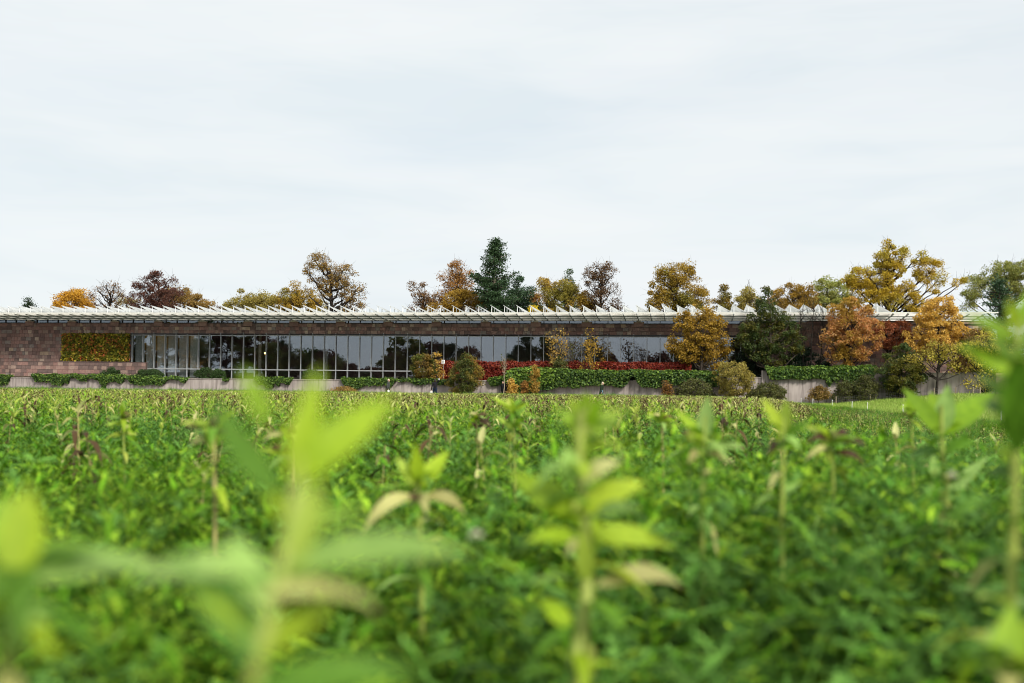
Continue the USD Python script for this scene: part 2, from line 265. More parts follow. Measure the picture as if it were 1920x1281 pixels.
# ------------------------------------------------------------------ the ground
gx = np.unique(np.concatenate([np.linspace(-1500, -80, 12), np.linspace(-80, 80, 81), np.linspace(80, 1500, 12)]))
gy = np.unique(np.concatenate([np.linspace(-1500, -60, 10), np.linspace(-60, 96, 79), np.linspace(100, 1600, 14)]))
XX, YY = np.meshgrid(gx, gy, indexing="ij"); ZZ = ground(XX, YY)
idx = np.arange(XX.size).reshape(XX.shape); gf = np.stack([idx[:-1, :-1], idx[1:, :-1], idx[1:, 1:], idx[:-1, 1:]], -1).reshape(-1, 4)
g = obj("ground", (np.stack([XX.ravel(), YY.ravel(), ZZ.ravel()], 1), tri(gf)), "soil", smooth=True); tag(g, kind="structure")
WALL_D = 9.0                                             # the retaining wall stands this far in front of the facade
def meadow_edge(y): return np.interp(y, [-10, 12, 39, 85, 90], [11.5, 14.0, 18.6, 23.6, 24.0])
ys = np.linspace(8, 88, 60); mv, mf = [], []
for i, y in enumerate(ys):
    for x in np.linspace(0, 1, 24):
        X = meadow_edge(y) + 0.3 + x * 60; yy = min(y, Y0 - MS * X - WALL_D - 1.0) if y > 60 else y
        mv.append((X, yy, float(ground(X, yy)) + 0.05))
i, j = np.meshgrid(np.arange(59), np.arange(23), indexing="ij"); k = i * 24 + j
tag(obj("meadow", (np.array(mv), tri(np.stack([k, k + 1, k + 25, k + 24], -1).reshape(-1, 4))), "turf", smooth=True), kind="structure")
tag(obj("footpath", fbox(-75, 75, WALL_D + 0.5, WALL_D + 2.6, -0.3, 0.09), "gravel"), kind="structure")
TZ = hit(960, 714.5, WALL_D)[1] - 0.12                   # height of the terrace behind the wall
tag(obj("terrace", fbox(-80, 80, 0.02, WALL_D - 0.35, TZ - 1.5, TZ), "soil"), kind="structure")

# ------------------------------------------------------------------ the retaining wall
rw = thing("retaining_wall", "long weathered concrete retaining wall in front of the museum terrace", "wall")
def wall_top(px): return np.interp(px, [-120, 0, 850, 1340, 1428, 1428.1, 1640, 1641, 2100], [706, 707, 713.5, 713, 703, 695.5, 697, 699, 699])
edges = [-140, -60, 25, 118, 210, 305, 400, 505, 606, 705, 790, 880, 970, 1078, 1187, 1290, 1362, 1428, 1530, 1640, 1740, 1800, 1868]
for a, b in zip(edges[:-1], edges[1:]):
    pc = (a + b) / 2; s0, s1 = hit(a, 715, WALL_D)[0], hit(b, 715, WALL_D)[0]
    proud = 0.12 if 1428 <= pc < 1640 else 0.0
    z = hit(pc, wall_top(pc), WALL_D)[1]
    obj("wall_panel", fbox(s0 + 0.008, s1 - 0.008, WALL_D - 0.3, WALL_D + proud, -0.6, z - 0.07), "concrete", rw)
    obj("coping", fbox(s0 + 0.004, s1 - 0.004, WALL_D - 0.34, WALL_D + proud + 0.05, z - 0.068, z), "concrete", rw)

# ------------------------------------------------------------------ the museum
mu = thing("museum", "long low museum of reddish stone with white sawtooth glass roof", "museum building")
s_m0, s_m44 = hit(248.3, 630)[0], hit(1237.8, 630)[0]; DM = (s_m44 - s_m0) / 44
Z_ROOF = hit(960, 600.6)[1]; Z_CL = hit(960, 607)[1]; Z_WT = hit(960, 628.6)[1]; Z_SP = hit(900, 697.5)[1]; Z_B = TZ - 0.05
SL, SR = hit(-60, 640)[0], hit(1846, 640)[0]; S_G0, S_G1 = s_m0, s_m0 + 52 * DM
print("DM", DM, "Z", Z_ROOF, Z_CL, Z_WT, Z_SP, Z_B, "S", SL, SR, S_G0, S_G1)
rs = np.random.default_rng(11)
obj("wall", [fbox(SL, S_G0 - 0.25, -0.6, -0.13, Z_B - 1, Z_CL - 0.02), fbox(S_G1 + 0.1, SR, -0.6, -0.13, Z_B - 1, Z_ROOF), fbox(S_G0 - 0.25, S_G1 + 0.1, -0.6, -0.13, Z_WT + 0.06, Z_CL - 0.02)], "joint", mu)
stones = []
def stonework(s0, s1, z0, z1, rows, front=0.0, lo=0.28, hi=0.68):
    hgt = (z1 - z0) / rows
    for r in range(rows):
        s = s0
        while s < s1 - 0.02:
            w = rs.uniform(lo, hi)
            if s + w > s1 - 0.25: w = s1 - s
            p = front + rs.uniform(-0.012, 0.014); g_ = 0.007
            a, b, c, d = s + g_, s + w - g_, z0 + r * hgt + g_, z0 + (r + 1) * hgt - g_
            stones.append((a, b, c, d, p)); s += w
stonework(SL, S_G0 - 0.25, Z_WT, Z_CL - 0.02, 3); stonework(SL, S_G0 - 0.25, Z_B, Z_WT - 0.004, 12)
stonework(S_G0 - 0.25, S_G1 + 0.1, Z_WT + 0.05, Z_CL - 0.02, 3)
stonework(S_G1 + 0.1, SR, Z_B, Z_ROOF - 0.1, 16)
def stone_mesh(st):
    a, b, c, d, p = st; e = 0.006
    v = np.array([F(a, -0.125, c), F(b, -0.125, c), F(b, -0.125, d), F(a, -0.125, d), F(a + e, p, c + e), F(b - e, p, c + e), F(b - e, p, d - e), F(a + e, p, d - e)])
    return v, tri([[4, 5, 6, 7], [0, 1, 5, 4], [1, 2, 6, 5], [2, 3, 7, 6], [3, 0, 4, 7]])
order = sorted(range(len(stones)), key=lambda i: -(stones[i][1] - stones[i][0]) * (1.0 if stones[i][0] < S_G1 else 0.1))
single = set(order[:300])
for i in order[:300]: obj("stone", stone_mesh(stones[i]), f"stone_tone_{rs.integers(8)}", mu)
obj("stonework", [stone_mesh(s) for i, s in enumerate(stones) if i not in single], "stone_many", mu, kind="stuff")
# low wall in front of the left block
lw = []
stones_keep = stones; stones = []
sl0, sl1 = hit(20, 690, 1.2)[0], hit(272, 690, 1.2)[0]; zl = hit(150, 678, 1.2)[1]
stonework(sl0, sl1, Z_B, zl - 0.06, 4, 1.2, 0.36, 0.75)
def front_stone(st):
    a, b, c, d, p = st; e = 0.006
    v = np.array([F(a, 1.1, c), F(b, 1.1, c), F(b, 1.1, d), F(a, 1.1, d), F(a + e, p, c + e), F(b - e, p, c + e), F(b - e, p, d - e), F(a + e, p, d - e)])
    return v, tri([[4, 5, 6, 7], [0, 1, 5, 4], [1, 2, 6, 5], [2, 3, 7, 6], [3, 0, 4, 7]])
tw = thing("terrace_wall", "low reddish stone wall below the ivy panel, left of the long windows", "stone wall")
obj("core", fbox(sl0, sl1 - 0.02, 0.75, 1.11, Z_B - 0.5, zl - 0.07), "joint", tw)
for st in stones: obj("stone", front_stone(st), f"stone_tone_{[0, 1, 2, 2, 4, 4, 3, 5][rs.integers(8)]}", tw)
obj("coping", fbox(sl0 - 0.02, sl1 + 0.03, 0.7, 1.24, zl - 0.06, zl), "stone_tone_4", tw)

# window band: sill beam, head beam, fins, panes above and below the transom
obj("head_beam", fbox(S_G0 - 0.2, S_G1 + 0.08, -0.12, 0.10, Z_WT - 0.02, Z_WT + 0.045), "steel_dark", mu)
obj("head_rail", fbox(S_G0 - 0.2, S_G1 + 0.08, -0.10, 0.04, Z_WT - 0.17, Z_WT - 0.10), "steel", mu)
obj("transom", fbox(S_G0, S_G1, -0.10, 0.09, Z_SP - 0.05, Z_SP + 0.05), "steel", mu)
for i in range(53):
    s = S_G0 + i * DM
    obj("mullion", fbox(s - 0.022, s + 0.022, -0.10, 0.10, Z_B, Z_WT - 0.024), "steel", mu)
    if i % 2 == 0: obj("bolt", fbox(s - 0.03, s + 0.03, 0.02, 0.14, Z_WT + 0.05, Z_WT + 0.13), "steel", mu)
for i in range(52):
    a, b = S_G0 + i * DM + 0.032, S_G0 + (i + 1) * DM - 0.032
    j = rs.uniform(-.0016, .0016, 4); za, zb_ = Z_SP + 0.055, Z_WT - 0.175    # no two panes stand quite true
    obj("window_pane", hexa([F(a, -.062, za), F(b, -.062, za), F(b, -.05 + j[0], za), F(a, -.05 + j[1], za), F(a, -.062, zb_), F(b, -.062, zb_), F(b, -.05 + j[0] + j[2], zb_), F(a, -.05 + j[1] + j[2], zb_)]), "pane", mu)
    obj("lower_pane", fbox(a, b, -0.062, -0.05, Z_B, Z_SP - 0.055), "pane", mu)
for s in S_G0 + np.arange(9) * DM + DM / 2:              # pale roller blinds behind the first windows
    if s < S_G0 + 6 * DM: obj("roller_blind", fbox(s - 0.52, s + 0.52, -0.5, -0.46, Z_SP - 0.9, Z_WT - 0.2), "blind", mu)
obj("interior_floor", fbox(S_G0 - 3, S_G1 + 0.5, -9.0, -0.7, Z_B - 0.3, Z_B - 0.1), "inner_floor", mu)
obj("interior_wall", [fbox(S_G0 - 3, S_G1 + 0.5, -9.3, -9.0, Z_B, Z_ROOF - 0.2), fbox(S_G0 - 3.3, S_G0 - 3.0, -9.0, -0.7, Z_B, Z_ROOF - 0.2), fbox(S_G1 + 0.5, S_G1 + 0.8, -9, -0.7, Z_B, Z_ROOF - 0.2)], "inner_wall", mu)
obj("ceiling", fbox(S_G0 - 3, S_G1 + 0.5, -9.0, -0.7, Z_CL - 0.35, Z_CL - 0.15), "inner_floor", mu)
for px in (487, 612): s = hit(px, 660, -2.5)[0]; obj("column", fbox(s - 0.12, s + 0.12, -2.7, -2.45, Z_B - 0.1, Z_WT + 0.2), "inner_white", mu)
s, z = hit(497, 662.5, -1.5); c = trimesh.creation.icosphere(1, 0.10); c.apply_translation(F(s, -1.5, z)); obj("lamp", c, "lamp_glow", mu, smooth=True)
obj("lamp_cord", tube([F(s, -1.5, z + 0.1), F(s, -1.5, Z_CL - 0.35)], 0.012, 4), "steel_dark", mu)
# stone piers with caps that carry the roof, clerestory between them
s_p = hit(910.8, 604)[0]; PB = 4 * DM
pier_s = [s_p + k * PB for k in range(-12, 14) if SL < s_p + k * PB < SR - 4]
obj("clerestory_sill", fbox(SL, SR, -0.14, 0.07, Z_CL - 0.019, Z_CL + 0.035), "steel_dark", mu)
for s in pier_s:
    if s > S_G1 + 3: continue
    obj("pier", fbox(s - 0.48, s + 0.48, -0.2, 0.12, Z_CL - 0.30, Z_CL + 0.14), "stone_tone_1", mu)
    obj("pier_cap", fbox(s - 0.52, s + 0.52, -0.22, 0.17, Z_CL + 0.142, Z_CL + 0.19), "stone_cap", mu)
    obj("bracket", hexa([F(s - .27, -.15, Z_CL + .192), F(s + .27, -.15, Z_CL + .192), F(s + .27, .15, Z_CL + .192), F(s - .27, .15, Z_CL + .192), F(s - .08, -.15, Z_ROOF), F(s + .08, -.15, Z_ROOF), F(s + .08, .4, Z_ROOF), F(s - .08, .4, Z_ROOF)]), "rib_cream", mu)
n_cl = int((S_G1 + 4 - SL) / DM); s_c0 = S_G0 - math.floor((S_G0 - SL) / DM) * DM
for i in range(n_cl):
    a = s_c0 + i * DM
    obj("clerestory_pane", fbox(a + 0.03, a + DM - 0.03, -0.10, -0.088, Z_CL + 0.052, Z_ROOF - 0.03), "pane_dark", mu)
    obj("clerestory_bar", fbox(a - 0.028, a + 0.028, -0.13, 0.02, Z_CL + 0.052, Z_ROOF - 0.02), "steel_dark", mu)
obj("clerestory_back", fbox(SL, S_G1 + 4, -3.4, -3.3, Z_CL - 0.1, Z_ROOF + 0.4), "steel_dark", mu)
# the eave: inclined glass blades between ribs that run out from the wall
EAVE_D = 4.2; z_out = hit(960, 586.6, EAVE_D)[1]; SE0, SE1 = SL, hit(1872, 586, EAVE_D)[0]
s_r0 = s_p - math.floor((s_p - SE0) / DM) * DM; n_r = int((SE1 - s_r0) / DM) + 1
def zr(d): return Z_ROOF + (z_out - Z_ROOF) * d / EAVE_D
def slab(s0, s1, d0, d1, za, zb, t):
    return hexa([F(s0, d0, za - t), F(s1, d0, za - t), F(s1, d1, zb - t), F(s0, d1, zb - t), F(s0, d0, za), F(s1, d0, za), F(s1, d1, zb), F(s0, d1, zb)])
obj("eave_beam", fbox(SE0, SR - 2, -0.02, 0.22, Z_ROOF - 0.02, Z_ROOF + 0.10), "rib_dark", mu)
obj("edge_rail", fbox(SE0, SE1, EAVE_D - 0.02, EAVE_D + 0.05, z_out - 0.05, z_out + 0.05), "rib_cream", mu)
for d in (1.45, 2.68): obj("purlin", slab(SE0, SE1, d - 0.05, d + 0.05, zr(d) - .05, zr(d) - .05, 0.09), "rib_dark", mu)
for i in range(n_r):
    s = s_r0 + i * DM
    obj("roof_rib", slab(s - 0.025, s + 0.025, 0.0, EAVE_D, zr(0) - 0.03, zr(EAVE_D) - 0.10, 0.07), "rib_dark", mu)
    if i < n_r - 1:
        for d0, d1 in ((0.25, 1.38), (1.52, 2.61), (2.75, 4.16)):
            obj("eave_blade", slab(s + 0.05, s + DM - 0.05, d0, d1, zr(d0) - 0.05, zr(d1) + 0.02, 0.02), "eave_glass", mu)
# the sawtooth: white glass panels leaning one way on rows of struts
SHED0, SHED1 = SE0, hit(1688, 580, 2.0)[0]; n_s = int((SHED1 - s_r0) / DM)
z_pk = hit(1010, 572.6, 3.3)[1]; z_bs = z_out + 0.02
for i in range(n_s):
    s = s_r0 + i * DM
    D0, D1 = EAVE_D - 0.6, -3.6; dz = 0.5
    p = hexa([F(s - .12, D0, z_pk), F(s + DM - .06, D0, z_bs), F(s + DM - .06, D1, z_bs - dz * .6), F(s - .12, D1, z_pk - dz)] + [F(s - .12, D0, z_pk + .03), F(s + DM - .06, D0, z_bs + .03), F(s + DM - .06, D1, z_bs - dz * .6 + .03), F(s - .12, D1, z_pk - dz + .03)])
    obj("roof_panel", p, "frit_glass", mu)
    st = [slab(s + 0.0, s + 0.06, d - .03, d + .03, z_pk - dz * (D0 - d) / (D0 - D1) - .07, z_pk - dz * (D0 - d) / (D0 - D1) - .07, z_pk - z_bs + 0.1) for d in (D0 - .1, D0 - 1.4, D0 - 2.7, D0 - 4.0)]
    obj("strut", st, "roof_white", mu)
obj("roof_deck", fbox(SE0, SR - 1, -14.0, -3.45, Z_ROOF + 0.02, Z_ROOF + 0.3), "roof_white", mu)
obj("soffit", fbox(SE0, SR - 1, -3.28, -0.05, Z_ROOF + 0.03, Z_ROOF + 0.10), "steel_dark", mu)

# ------------------------------------------------------------------ leaves, trees, shrubs
def leaf_quads(c, size, rng, up=0.5, elong=1.5, out=None):
    n = len(c); nn = rng.normal(size=(n, 3)); nn /= np.linalg.norm(nn, axis=1, keepdims=True); nn[:, 2] += up
    if out is not None: nn = nn * 0.75 + out
    nn /= np.linalg.norm(nn, axis=1, keepdims=True) + 1e-9
    t = np.cross(nn, rng.normal(size=(n, 3))); t /= np.linalg.norm(t, axis=1, keepdims=True) + 1e-9
    b = np.cross(nn, t); L = (size * rng.uniform(0.65, 1.35, n))[:, None]
    v = np.stack([c - t * L / 2, c + b * L / (2 * elong) + nn * L * .08, c + t * L / 2, c - b * L / (2 * elong) + nn * L * .08], 1).reshape(-1, 3)
    f = np.arange(n * 4).reshape(-1, 4)
    return v, np.vstack([f[:, [0, 1, 2]], f[:, [0, 2, 3]]])
def ang_noise(rng, k=6, amp=0.22):
    a, ph = rng.normal(size=k) * amp / np.arange(1, k + 1) ** 0.5, rng.uniform(0, 2 * PI, k)
    return lambda th: 1 + sum(a[i] * np.cos((i + 1) * th + ph[i]) for i in range(k))
PROFILE = {"round": lambda t: np.sqrt(np.clip(1 - (2 * t - 1) ** 2, 0, 1)) ** 0.8, "dome": lambda t: np.clip(1 - t ** 2.2, 0, 1) ** 0.55,
           "cone": lambda t: (1 - t) ** 0.75 * np.clip(t / 0.12, 0.3, 1), "egg": lambda t: np.clip(np.sin(PI * np.clip(t, 0, 1) ** 0.62), 0, 1) ** 0.75,
           "vase": lambda t: np.clip(0.35 + 0.75 * t, 0, 1) * np.sqrt(np.clip(1 - np.clip((t - .55) / .45, 0, 1) ** 2, 0, 1)), "column": lambda t: np.clip(1 - t ** 3, 0, 1) ** 0.5 * np.clip(t / .1, .4, 1)}
def grow(base, z_lo, z_hi, R, shape, seed, clusters, leaves, size, spread, trunk_r, lobes=None, limbs=14, twig=0.02, lean=(0, 0), up=0.4, inner=0.35, trunk_top=0.72, bare=0.0):
    """(branches, leaf mesh) of a tree in metres round its base. lobes: extra (dx, dz, r) balls of crown besides or instead of the envelope."""
    rng = np.random.default_rng(seed); H = z_hi - z_lo; prof = PROFILE[shape]; an = ang_noise(rng)
    pts = []
    if lobes is None:
        while len(pts) < clusters:
            t, th = rng.uniform(0.02, 0.98), rng.uniform(0, 2 * PI)
            rr = prof(t)
            if rng.uniform() > 0.12 + rr: continue
            rad = R * rr * an(th) * (inner + (1 - inner) * rng.uniform() ** 0.5)
            pts.append((math.cos(th) * rad, math.sin(th) * rad, z_lo + H * t + rng.normal() * 0.03 * H))
    else:
        w = np.array([l[2] ** 2.2 for l in lobes]); w /= w.sum()
        while len(pts) < clusters:
            l = lobes[rng.choice(len(lobes), p=w)]; d = rng.normal(size=3); d /= np.linalg.norm(d); rad = l[2] * (inner + (1 - inner) * rng.uniform() ** 0.4)
            dy = l[3] if len(l) > 3 else 0.0
            pts.append((l[0] + d[0] * rad, dy + d[1] * rad * 1.1, l[1] + d[2] * rad * .85))
    pts = np.array(pts); pts[:, :2] += np.array(lean) * ((pts[:, 2:] - z_lo) / max(H, .1))
    zt = z_lo + H * trunk_top; k = 7
    tp = np.stack([np.linspace(0, 1, k)] * 3, 1) * [lean[0] * .6, lean[1] * .6, zt]; tp[1:, :2] += np.cumsum(rng.normal(size=(k - 1, 2)) * 0.012 * zt, 0)
    tr = trunk_r * np.linspace(1.1, 0.28, k); tr[0] *= 1.35
    br = [tube(tp, tr, 7)]
    # limbs to spread-out cluster centres, twigs to the rest
    sel = [int(rng.integers(len(pts)))]
    dist = np.linalg.norm(pts - pts[sel[0]], axis=1)
    while len(sel) < min(limbs, len(pts)): sel.append(int(dist.argmax())); dist = np.minimum(dist, np.linalg.norm(pts - pts[sel[-1]], axis=1))
    nodes, nr = [p for p in tp[3:]], [r for r in tr[3:]]
    for i in sel:
        p = pts[i]; za = np.clip(p[2] - 0.75 * np.hypot(p[0] - lean[0] * .4, p[1]) - 0.1 * H, z_lo * 0.85, zt * 0.97); u = za / zt
        a = np.array([np.interp(u, np.linspace(0, 1, k), tp[:, c]) for c in range(3)])
        mid = (a + p) / 2 + np.array([0, 0, -0.06 * H]) + rng.normal(size=3) * 0.05 * H
        c = bez(a, mid, p, 7); c[1:-1] += rng.normal(size=(5, 3)) * 0.012 * H
        r_ = np.linspace(trunk_r * 0.42, twig, 7); br.append(tube(c, r_, 5)); nodes += list(c[2:]); nr += list(r_[2:])
    nodes = np.array(nodes)
    for i in range(len(pts)):
        if i in sel: continue
        p = pts[i]; d = np.linalg.norm(nodes - p, axis=1) + 0.8 * np.clip(nodes[:, 2] - p[2], 0, None); j = int(d.argmin())
        c = bez(nodes[j], (nodes[j] + p) / 2 + rng.normal(size=3) * 0.06 * d[j] + [0, 0, -.05 * d[j]], p, 4)
        br.append(tube(c, np.linspace(min(nr[j] * .7, twig * 2.2), twig * .5, 4), 3))
    if twig > 0:                                          # fine twigs at each cluster
        for p in pts[rng.uniform(size=len(pts)) < 0.8]:
            for _ in range(2 if bare < 0.3 else 4):
                d = rng.normal(size=3) + [0, 0, .7]; d /= np.linalg.norm(d); br.append(tube([p, p + d * spread * rng.uniform(.7, 2.1)], [twig * .5, twig * .2], 3))
    per = np.maximum(1, (leaves * rng.uniform(.1, 1.9, len(pts)) / len(pts))).astype(int)
    own = pts[rng.uniform(size=len(pts)) >= bare] if bare else pts; per = per[:len(own)]
    if len(own):
        cc = np.repeat(own, per, 0); off = rng.normal(size=cc.shape); off *= (spread * np.repeat(rng.uniform(.6, 1.35, len(own)), per) * rng.uniform(.55, 1.15, len(cc)) / (np.linalg.norm(off, axis=1) + .35))[:, None] * [1, 1, .75]
        cc = cc + off
        lf = leaf_quads(cc, size, rng, up)
    else: lf = None
    return cat(br), lf
def plant(name, label, category, base, H, W, lo, shape, leaf, seed, clusters=70, leaves=6000, size=0.25, spread=0.9, trunk=0.22, bark="bark", group=None, crown="crown", trunk_name="trunk", **kw):
    """A tree or shrub: base point, height and crown width in metres, crown starting at the fraction lo of the height."""
    t = thing(name, label, category, base, group=group)
    b, l = grow(base, H * lo, H, W / 2, shape, seed, clusters, leaves, size, spread, trunk, **kw)
    obj(trunk_name, b, bark, t)
    if l is not None: obj(crown, l, leaf, t)
    return t
def place(px, Y, d=None):
    """Ground point under an image column: at forward distance Y, or on the facade-parallel line d."""
    if d is not None: p = F(hit(px, 700, d)[0], d, 0); return p
    x = hor(px) * Y; return np.array([x, Y, 0.0])
def back_tree(name, label, px, top, wpx, Y, lo_px, shape, leaf, seed, lobes=None, **kw):
    p = place(px, Y); p[2] = 1.4; mpp = Y / FPX
    H = at(px, top, Y)[2] - p[2]; lo = (at(px, lo_px, Y)[2] - p[2]) / H
    kw["leaves"] = int(kw["leaves"] * 1.8); kw["size"] *= .72
    if lobes: lobes = [((x - px) * mpp, at(px, y, Y)[2] - p[2], r * mpp) + ((dy * mpp,) if dy else ()) for x, y, r, dy in [(*l, 0)[:4] for l in lobes]]
    return plant(name, label, "tree", p, H, wpx * mpp, lo, shape, leaf, seed, lobes=lobes, group=None, **kw)

# behind the museum, left to right
back_tree("chestnut_tree", "dense round golden tree behind the left end of the roof", 136, 540, 76, 140, 600, "dome", "leaf_gold", 1, clusters=110, leaves=11000, size=.27, spread=.95, trunk=.3, inner=.5)
back_tree("bare_tree", "nearly leafless round tree behind the roof, right of the golden one", 200, 531, 60, 138, 588, "round", "leaf_brown", 2, clusters=90, leaves=900, size=.24, spread=.7, trunk=.26, bark="bark_dark", limbs=22, twig=.035)
back_tree("thin_tree", "small sparse greenish tree behind the roof beside the dark maroon tree", 241, 552, 36, 150, 600, "round", "leaf_olive", 3, clusters=40, leaves=900, size=.28, spread=.7, trunk=.15, bark="bark_dark")
back_tree("copper_beech", "dark maroon tree with thin twiggy top behind the roof", 290, 505, 92, 135, 600, "egg", "leaf_maroon", 4, clusters=130, leaves=6500, size=.25, spread=.8, trunk=.35, bark="bark_dark", limbs=20, twig=.03, lobes=[(290, 555, 34), (285, 525, 18), (262, 530, 14), (312, 545, 26), (262, 565, 26), (307, 575, 32), (300, 515, 9), (278, 520, 11), (318, 522, 10), (255, 545, 12)])
back_tree("autumn_oak", "rounded brown and olive tree behind the roof, right of the maroon tree", 345, 533, 90, 140, 600, "dome", "leaf_browngold", 5, clusters=100, leaves=9000, size=.26, spread=.85, trunk=.3, lobes=[(333, 553, 22), (318, 565, 22), (365, 568, 20), (385, 575, 14), (345, 580, 26), (372, 580, 20)])
back_tree("olive_tree", "broad pale olive tree behind the roof with two pointed tips", 470, 540, 96, 142, 605, "dome", "leaf_olive", 6, clusters=120, leaves=10000, size=.26, spread=.85, trunk=.3, lobes=[(450, 570, 20), (470, 560, 18), (495, 565, 22), (515, 572, 20), (432, 580, 14), (449, 545, 5), (471, 544, 5), (480, 585, 30)])
back_tree("gold_olive_tree", "gold and olive tree behind the roof, left below the tall open tree", 560, 527, 90, 140, 605, "dome", "leaf_goldolive", 7, clusters=120, leaves=10000, size=.26, spread=.85, trunk=.3, bark="bark_dark", lobes=[(545, 555, 22), (570, 562, 22), (525, 575, 20), (595, 578, 20), (546, 536, 8), (560, 585, 32)])
back_tree("walnut_tree", "tall open tree with visible dark limbs and thin brown leaves", 622, 474, 130, 130, 585, "round", "leaf_browngold", 8, clusters=170, leaves=5000, size=.25, spread=.75, trunk=.42, bark="bark_dark", limbs=26, twig=.035, inner=.3, lobes=[(596, 492, 22), (575, 508, 18), (612, 510, 28), (640, 520, 28), (660, 545, 22), (630, 550, 30), (585, 535, 20), (668, 565, 18), (645, 570, 26), (590, 484, 10)])
back_tree("leaning_tree", "sparse brown twiggy tree behind the roof, left of the orange one", 790, 530, 60, 133, 600, "round", "leaf_brown", 9, clusters=80, leaves=2000, size=.25, spread=.7, trunk=.22, bark="bark_dark", limbs=18, twig=.03, lobes=[(788, 560, 16), (775, 545, 10), (800, 570, 18), (780, 580, 16), (815, 562, 14), (769, 533, 6), (790, 532, 5)])
back_tree("beech_tree", "tall orange brown tree left of the dark pine, gold below", 855, 486, 90, 136, 605, "egg", "leaf_rust", 10, clusters=130, leaves=4200, size=.25, spread=.8, trunk=.32, bark="bark_dark", limbs=20, twig=.03, lobes=[(855, 505, 17), (838, 518, 16), (870, 520, 16), (855, 540, 26), (840, 560, 22), (880, 545, 16)])
back_tree("low_beech", "dense low golden tree at the foot of the tall orange tree", 858, 535, 90, 131, 605, "dome", "leaf_ochre", 11, clusters=110, leaves=9500, size=.25, spread=.8, trunk=.25, lobes=[(850, 565, 22), (875, 560, 22), (830, 578, 18), (893, 575, 18), (860, 590, 28), (815, 585, 14)])
def pine(name, label, px, top, bottom, wpx, Y, leaf, seed, tiers, n, size=.3, leanx=0.0, cone=0.8):
    rng = np.random.default_rng(seed); p = place(px, Y); p[2] = 1.4; mpp = Y / FPX
    t = thing(name, label, "tree", p); H = at(px, top, Y)[2] - p[2]; z0 = at(px, bottom, Y)[2] - p[2]
    br = [tube([(0, 0, 0), (leanx * .3, 0, H * .5), (leanx, 0, H)], [.38, .24, .03], 8)]; cs = []
    for i in range(tiers):
        u = (i + rng.uniform(-.25, .25)) / (tiers - 1); u = min(max(u, 0), 1); z = z0 + (H - z0) * u; R = wpx * mpp / 2 * ((1 - u) ** cone * .93 + .09) * rng.uniform(.7, 1.2)
        for k in range(rng.integers(6, 9)):
            th = rng.uniform(0, 2 * PI); L = R * rng.uniform(.6, 1.1); z_ = z + rng.normal() * .28; tip = np.array([math.cos(th) * L + leanx * u, math.sin(th) * L, z_ + L * rng.uniform(.0, .3) + rng.normal() * .15])
            a = np.array([leanx * u, 0, min(z_, H * .98)]); c = bez(a, (a + tip) / 2 + [0, 0, -.12 * L], tip, 5); br.append(tube(c, np.linspace(.07, .02, 5), 4))
            for v in np.linspace(.35, 1, max(2, int(L / .55))):
                q_ = (1 - v) * a + v * tip + [0, 0, -.1 * L * math.sin(PI * v)]
                m_ = int(n * (0.6 + .8 * rng.uniform())); o = rng.normal(size=(m_, 3)) * [.34, .34, .15]; cs.append(q_ + o + [0, 0, .08])
    obj("trunk", br, "bark_pale" if name == "pine_tree" else "bark", t)
    obj("crown", leaf_quads(np.vstack(cs), size, rng, .8, 2.4), leaf, t)
    return t
pine("pine_tree", "tall dark pine with layered branches, the highest tree in the middle", 925, 455, 585, 92, 128, "leaf_pine", 12, 17, 40, .32, cone=.62)
back_tree("dark_evergreen", "bushy deep green tree right behind the tall pine", 965, 514, 70, 138, 605, "dome", "leaf_bluepine", 13, clusters=110, leaves=9000, size=.28, spread=.85, trunk=.3, lobes=[(965, 540, 26), (985, 550, 18), (960, 570, 28), (940, 580, 24), (915, 575, 22), (990, 578, 20)])
back_tree("red_maple", "small reddish orange tree between the evergreen and the golden trees", 1003, 548, 34, 146, 605, "round", "leaf_rust", 14, clusters=50, leaves=3200, size=.27, spread=.7, trunk=.18)
back_tree("ginkgo_tree", "tiny bright yellow tree showing between the roof struts", 998, 574, 12, 125, 600, "round", "leaf_yellow", 15, clusters=22, leaves=1300, size=.2, spread=.5, trunk=.12)
back_tree("linden_tree", "broad golden tree behind the middle of the roof", 1060, 520, 110, 134, 605, "dome", "leaf_goldolive", 16, clusters=150, leaves=12000, size=.26, spread=.85, trunk=.34, lobes=[(1055, 545, 24), (1030, 550, 20), (1085, 555, 22), (1060, 575, 34), (1105, 565, 18), (1030, 580, 22), (1020, 535, 12), (1110, 580, 18)])
back_tree("tall_green_tree", "green treetop rising out of the broad golden tree", 1066, 511, 30, 144, 590, "cone", "leaf_green", 17, clusters=40, leaves=2600, size=.28, spread=.7, trunk=.2)
back_tree("red_oak", "tall thin-leaved reddish brown tree right of the golden tree", 1125, 486, 85, 132, 600, "egg", "leaf_brown", 18, clusters=150, leaves=3400, size=.25, spread=.75, trunk=.3, bark="bark_dark", limbs=24, twig=.03, lobes=[(1122, 508, 22), (1105, 520, 18), (1140, 505, 16), (1130, 535, 24), (1145, 545, 18), (1120, 555, 22), (1152, 565, 14), (1135, 580, 20), (1165, 580, 8)])
back_tree("maple_tree", "large round green and gold tree behind the roof, right of the gap of sky", 1270, 490, 108, 126, 600, "round", "leaf_goldolive", 19, clusters=190, leaves=15000, size=.25, spread=.8, trunk=.4, bark="bark_dark", lobes=[(1275, 515, 26), (1250, 515, 20), (1300, 535, 24), (1270, 550, 34), (1235, 545, 22), (1310, 560, 18), (1250, 575, 30), (1295, 580, 28), (1225, 575, 14), (1290, 503, 14), (1255, 500, 10)])
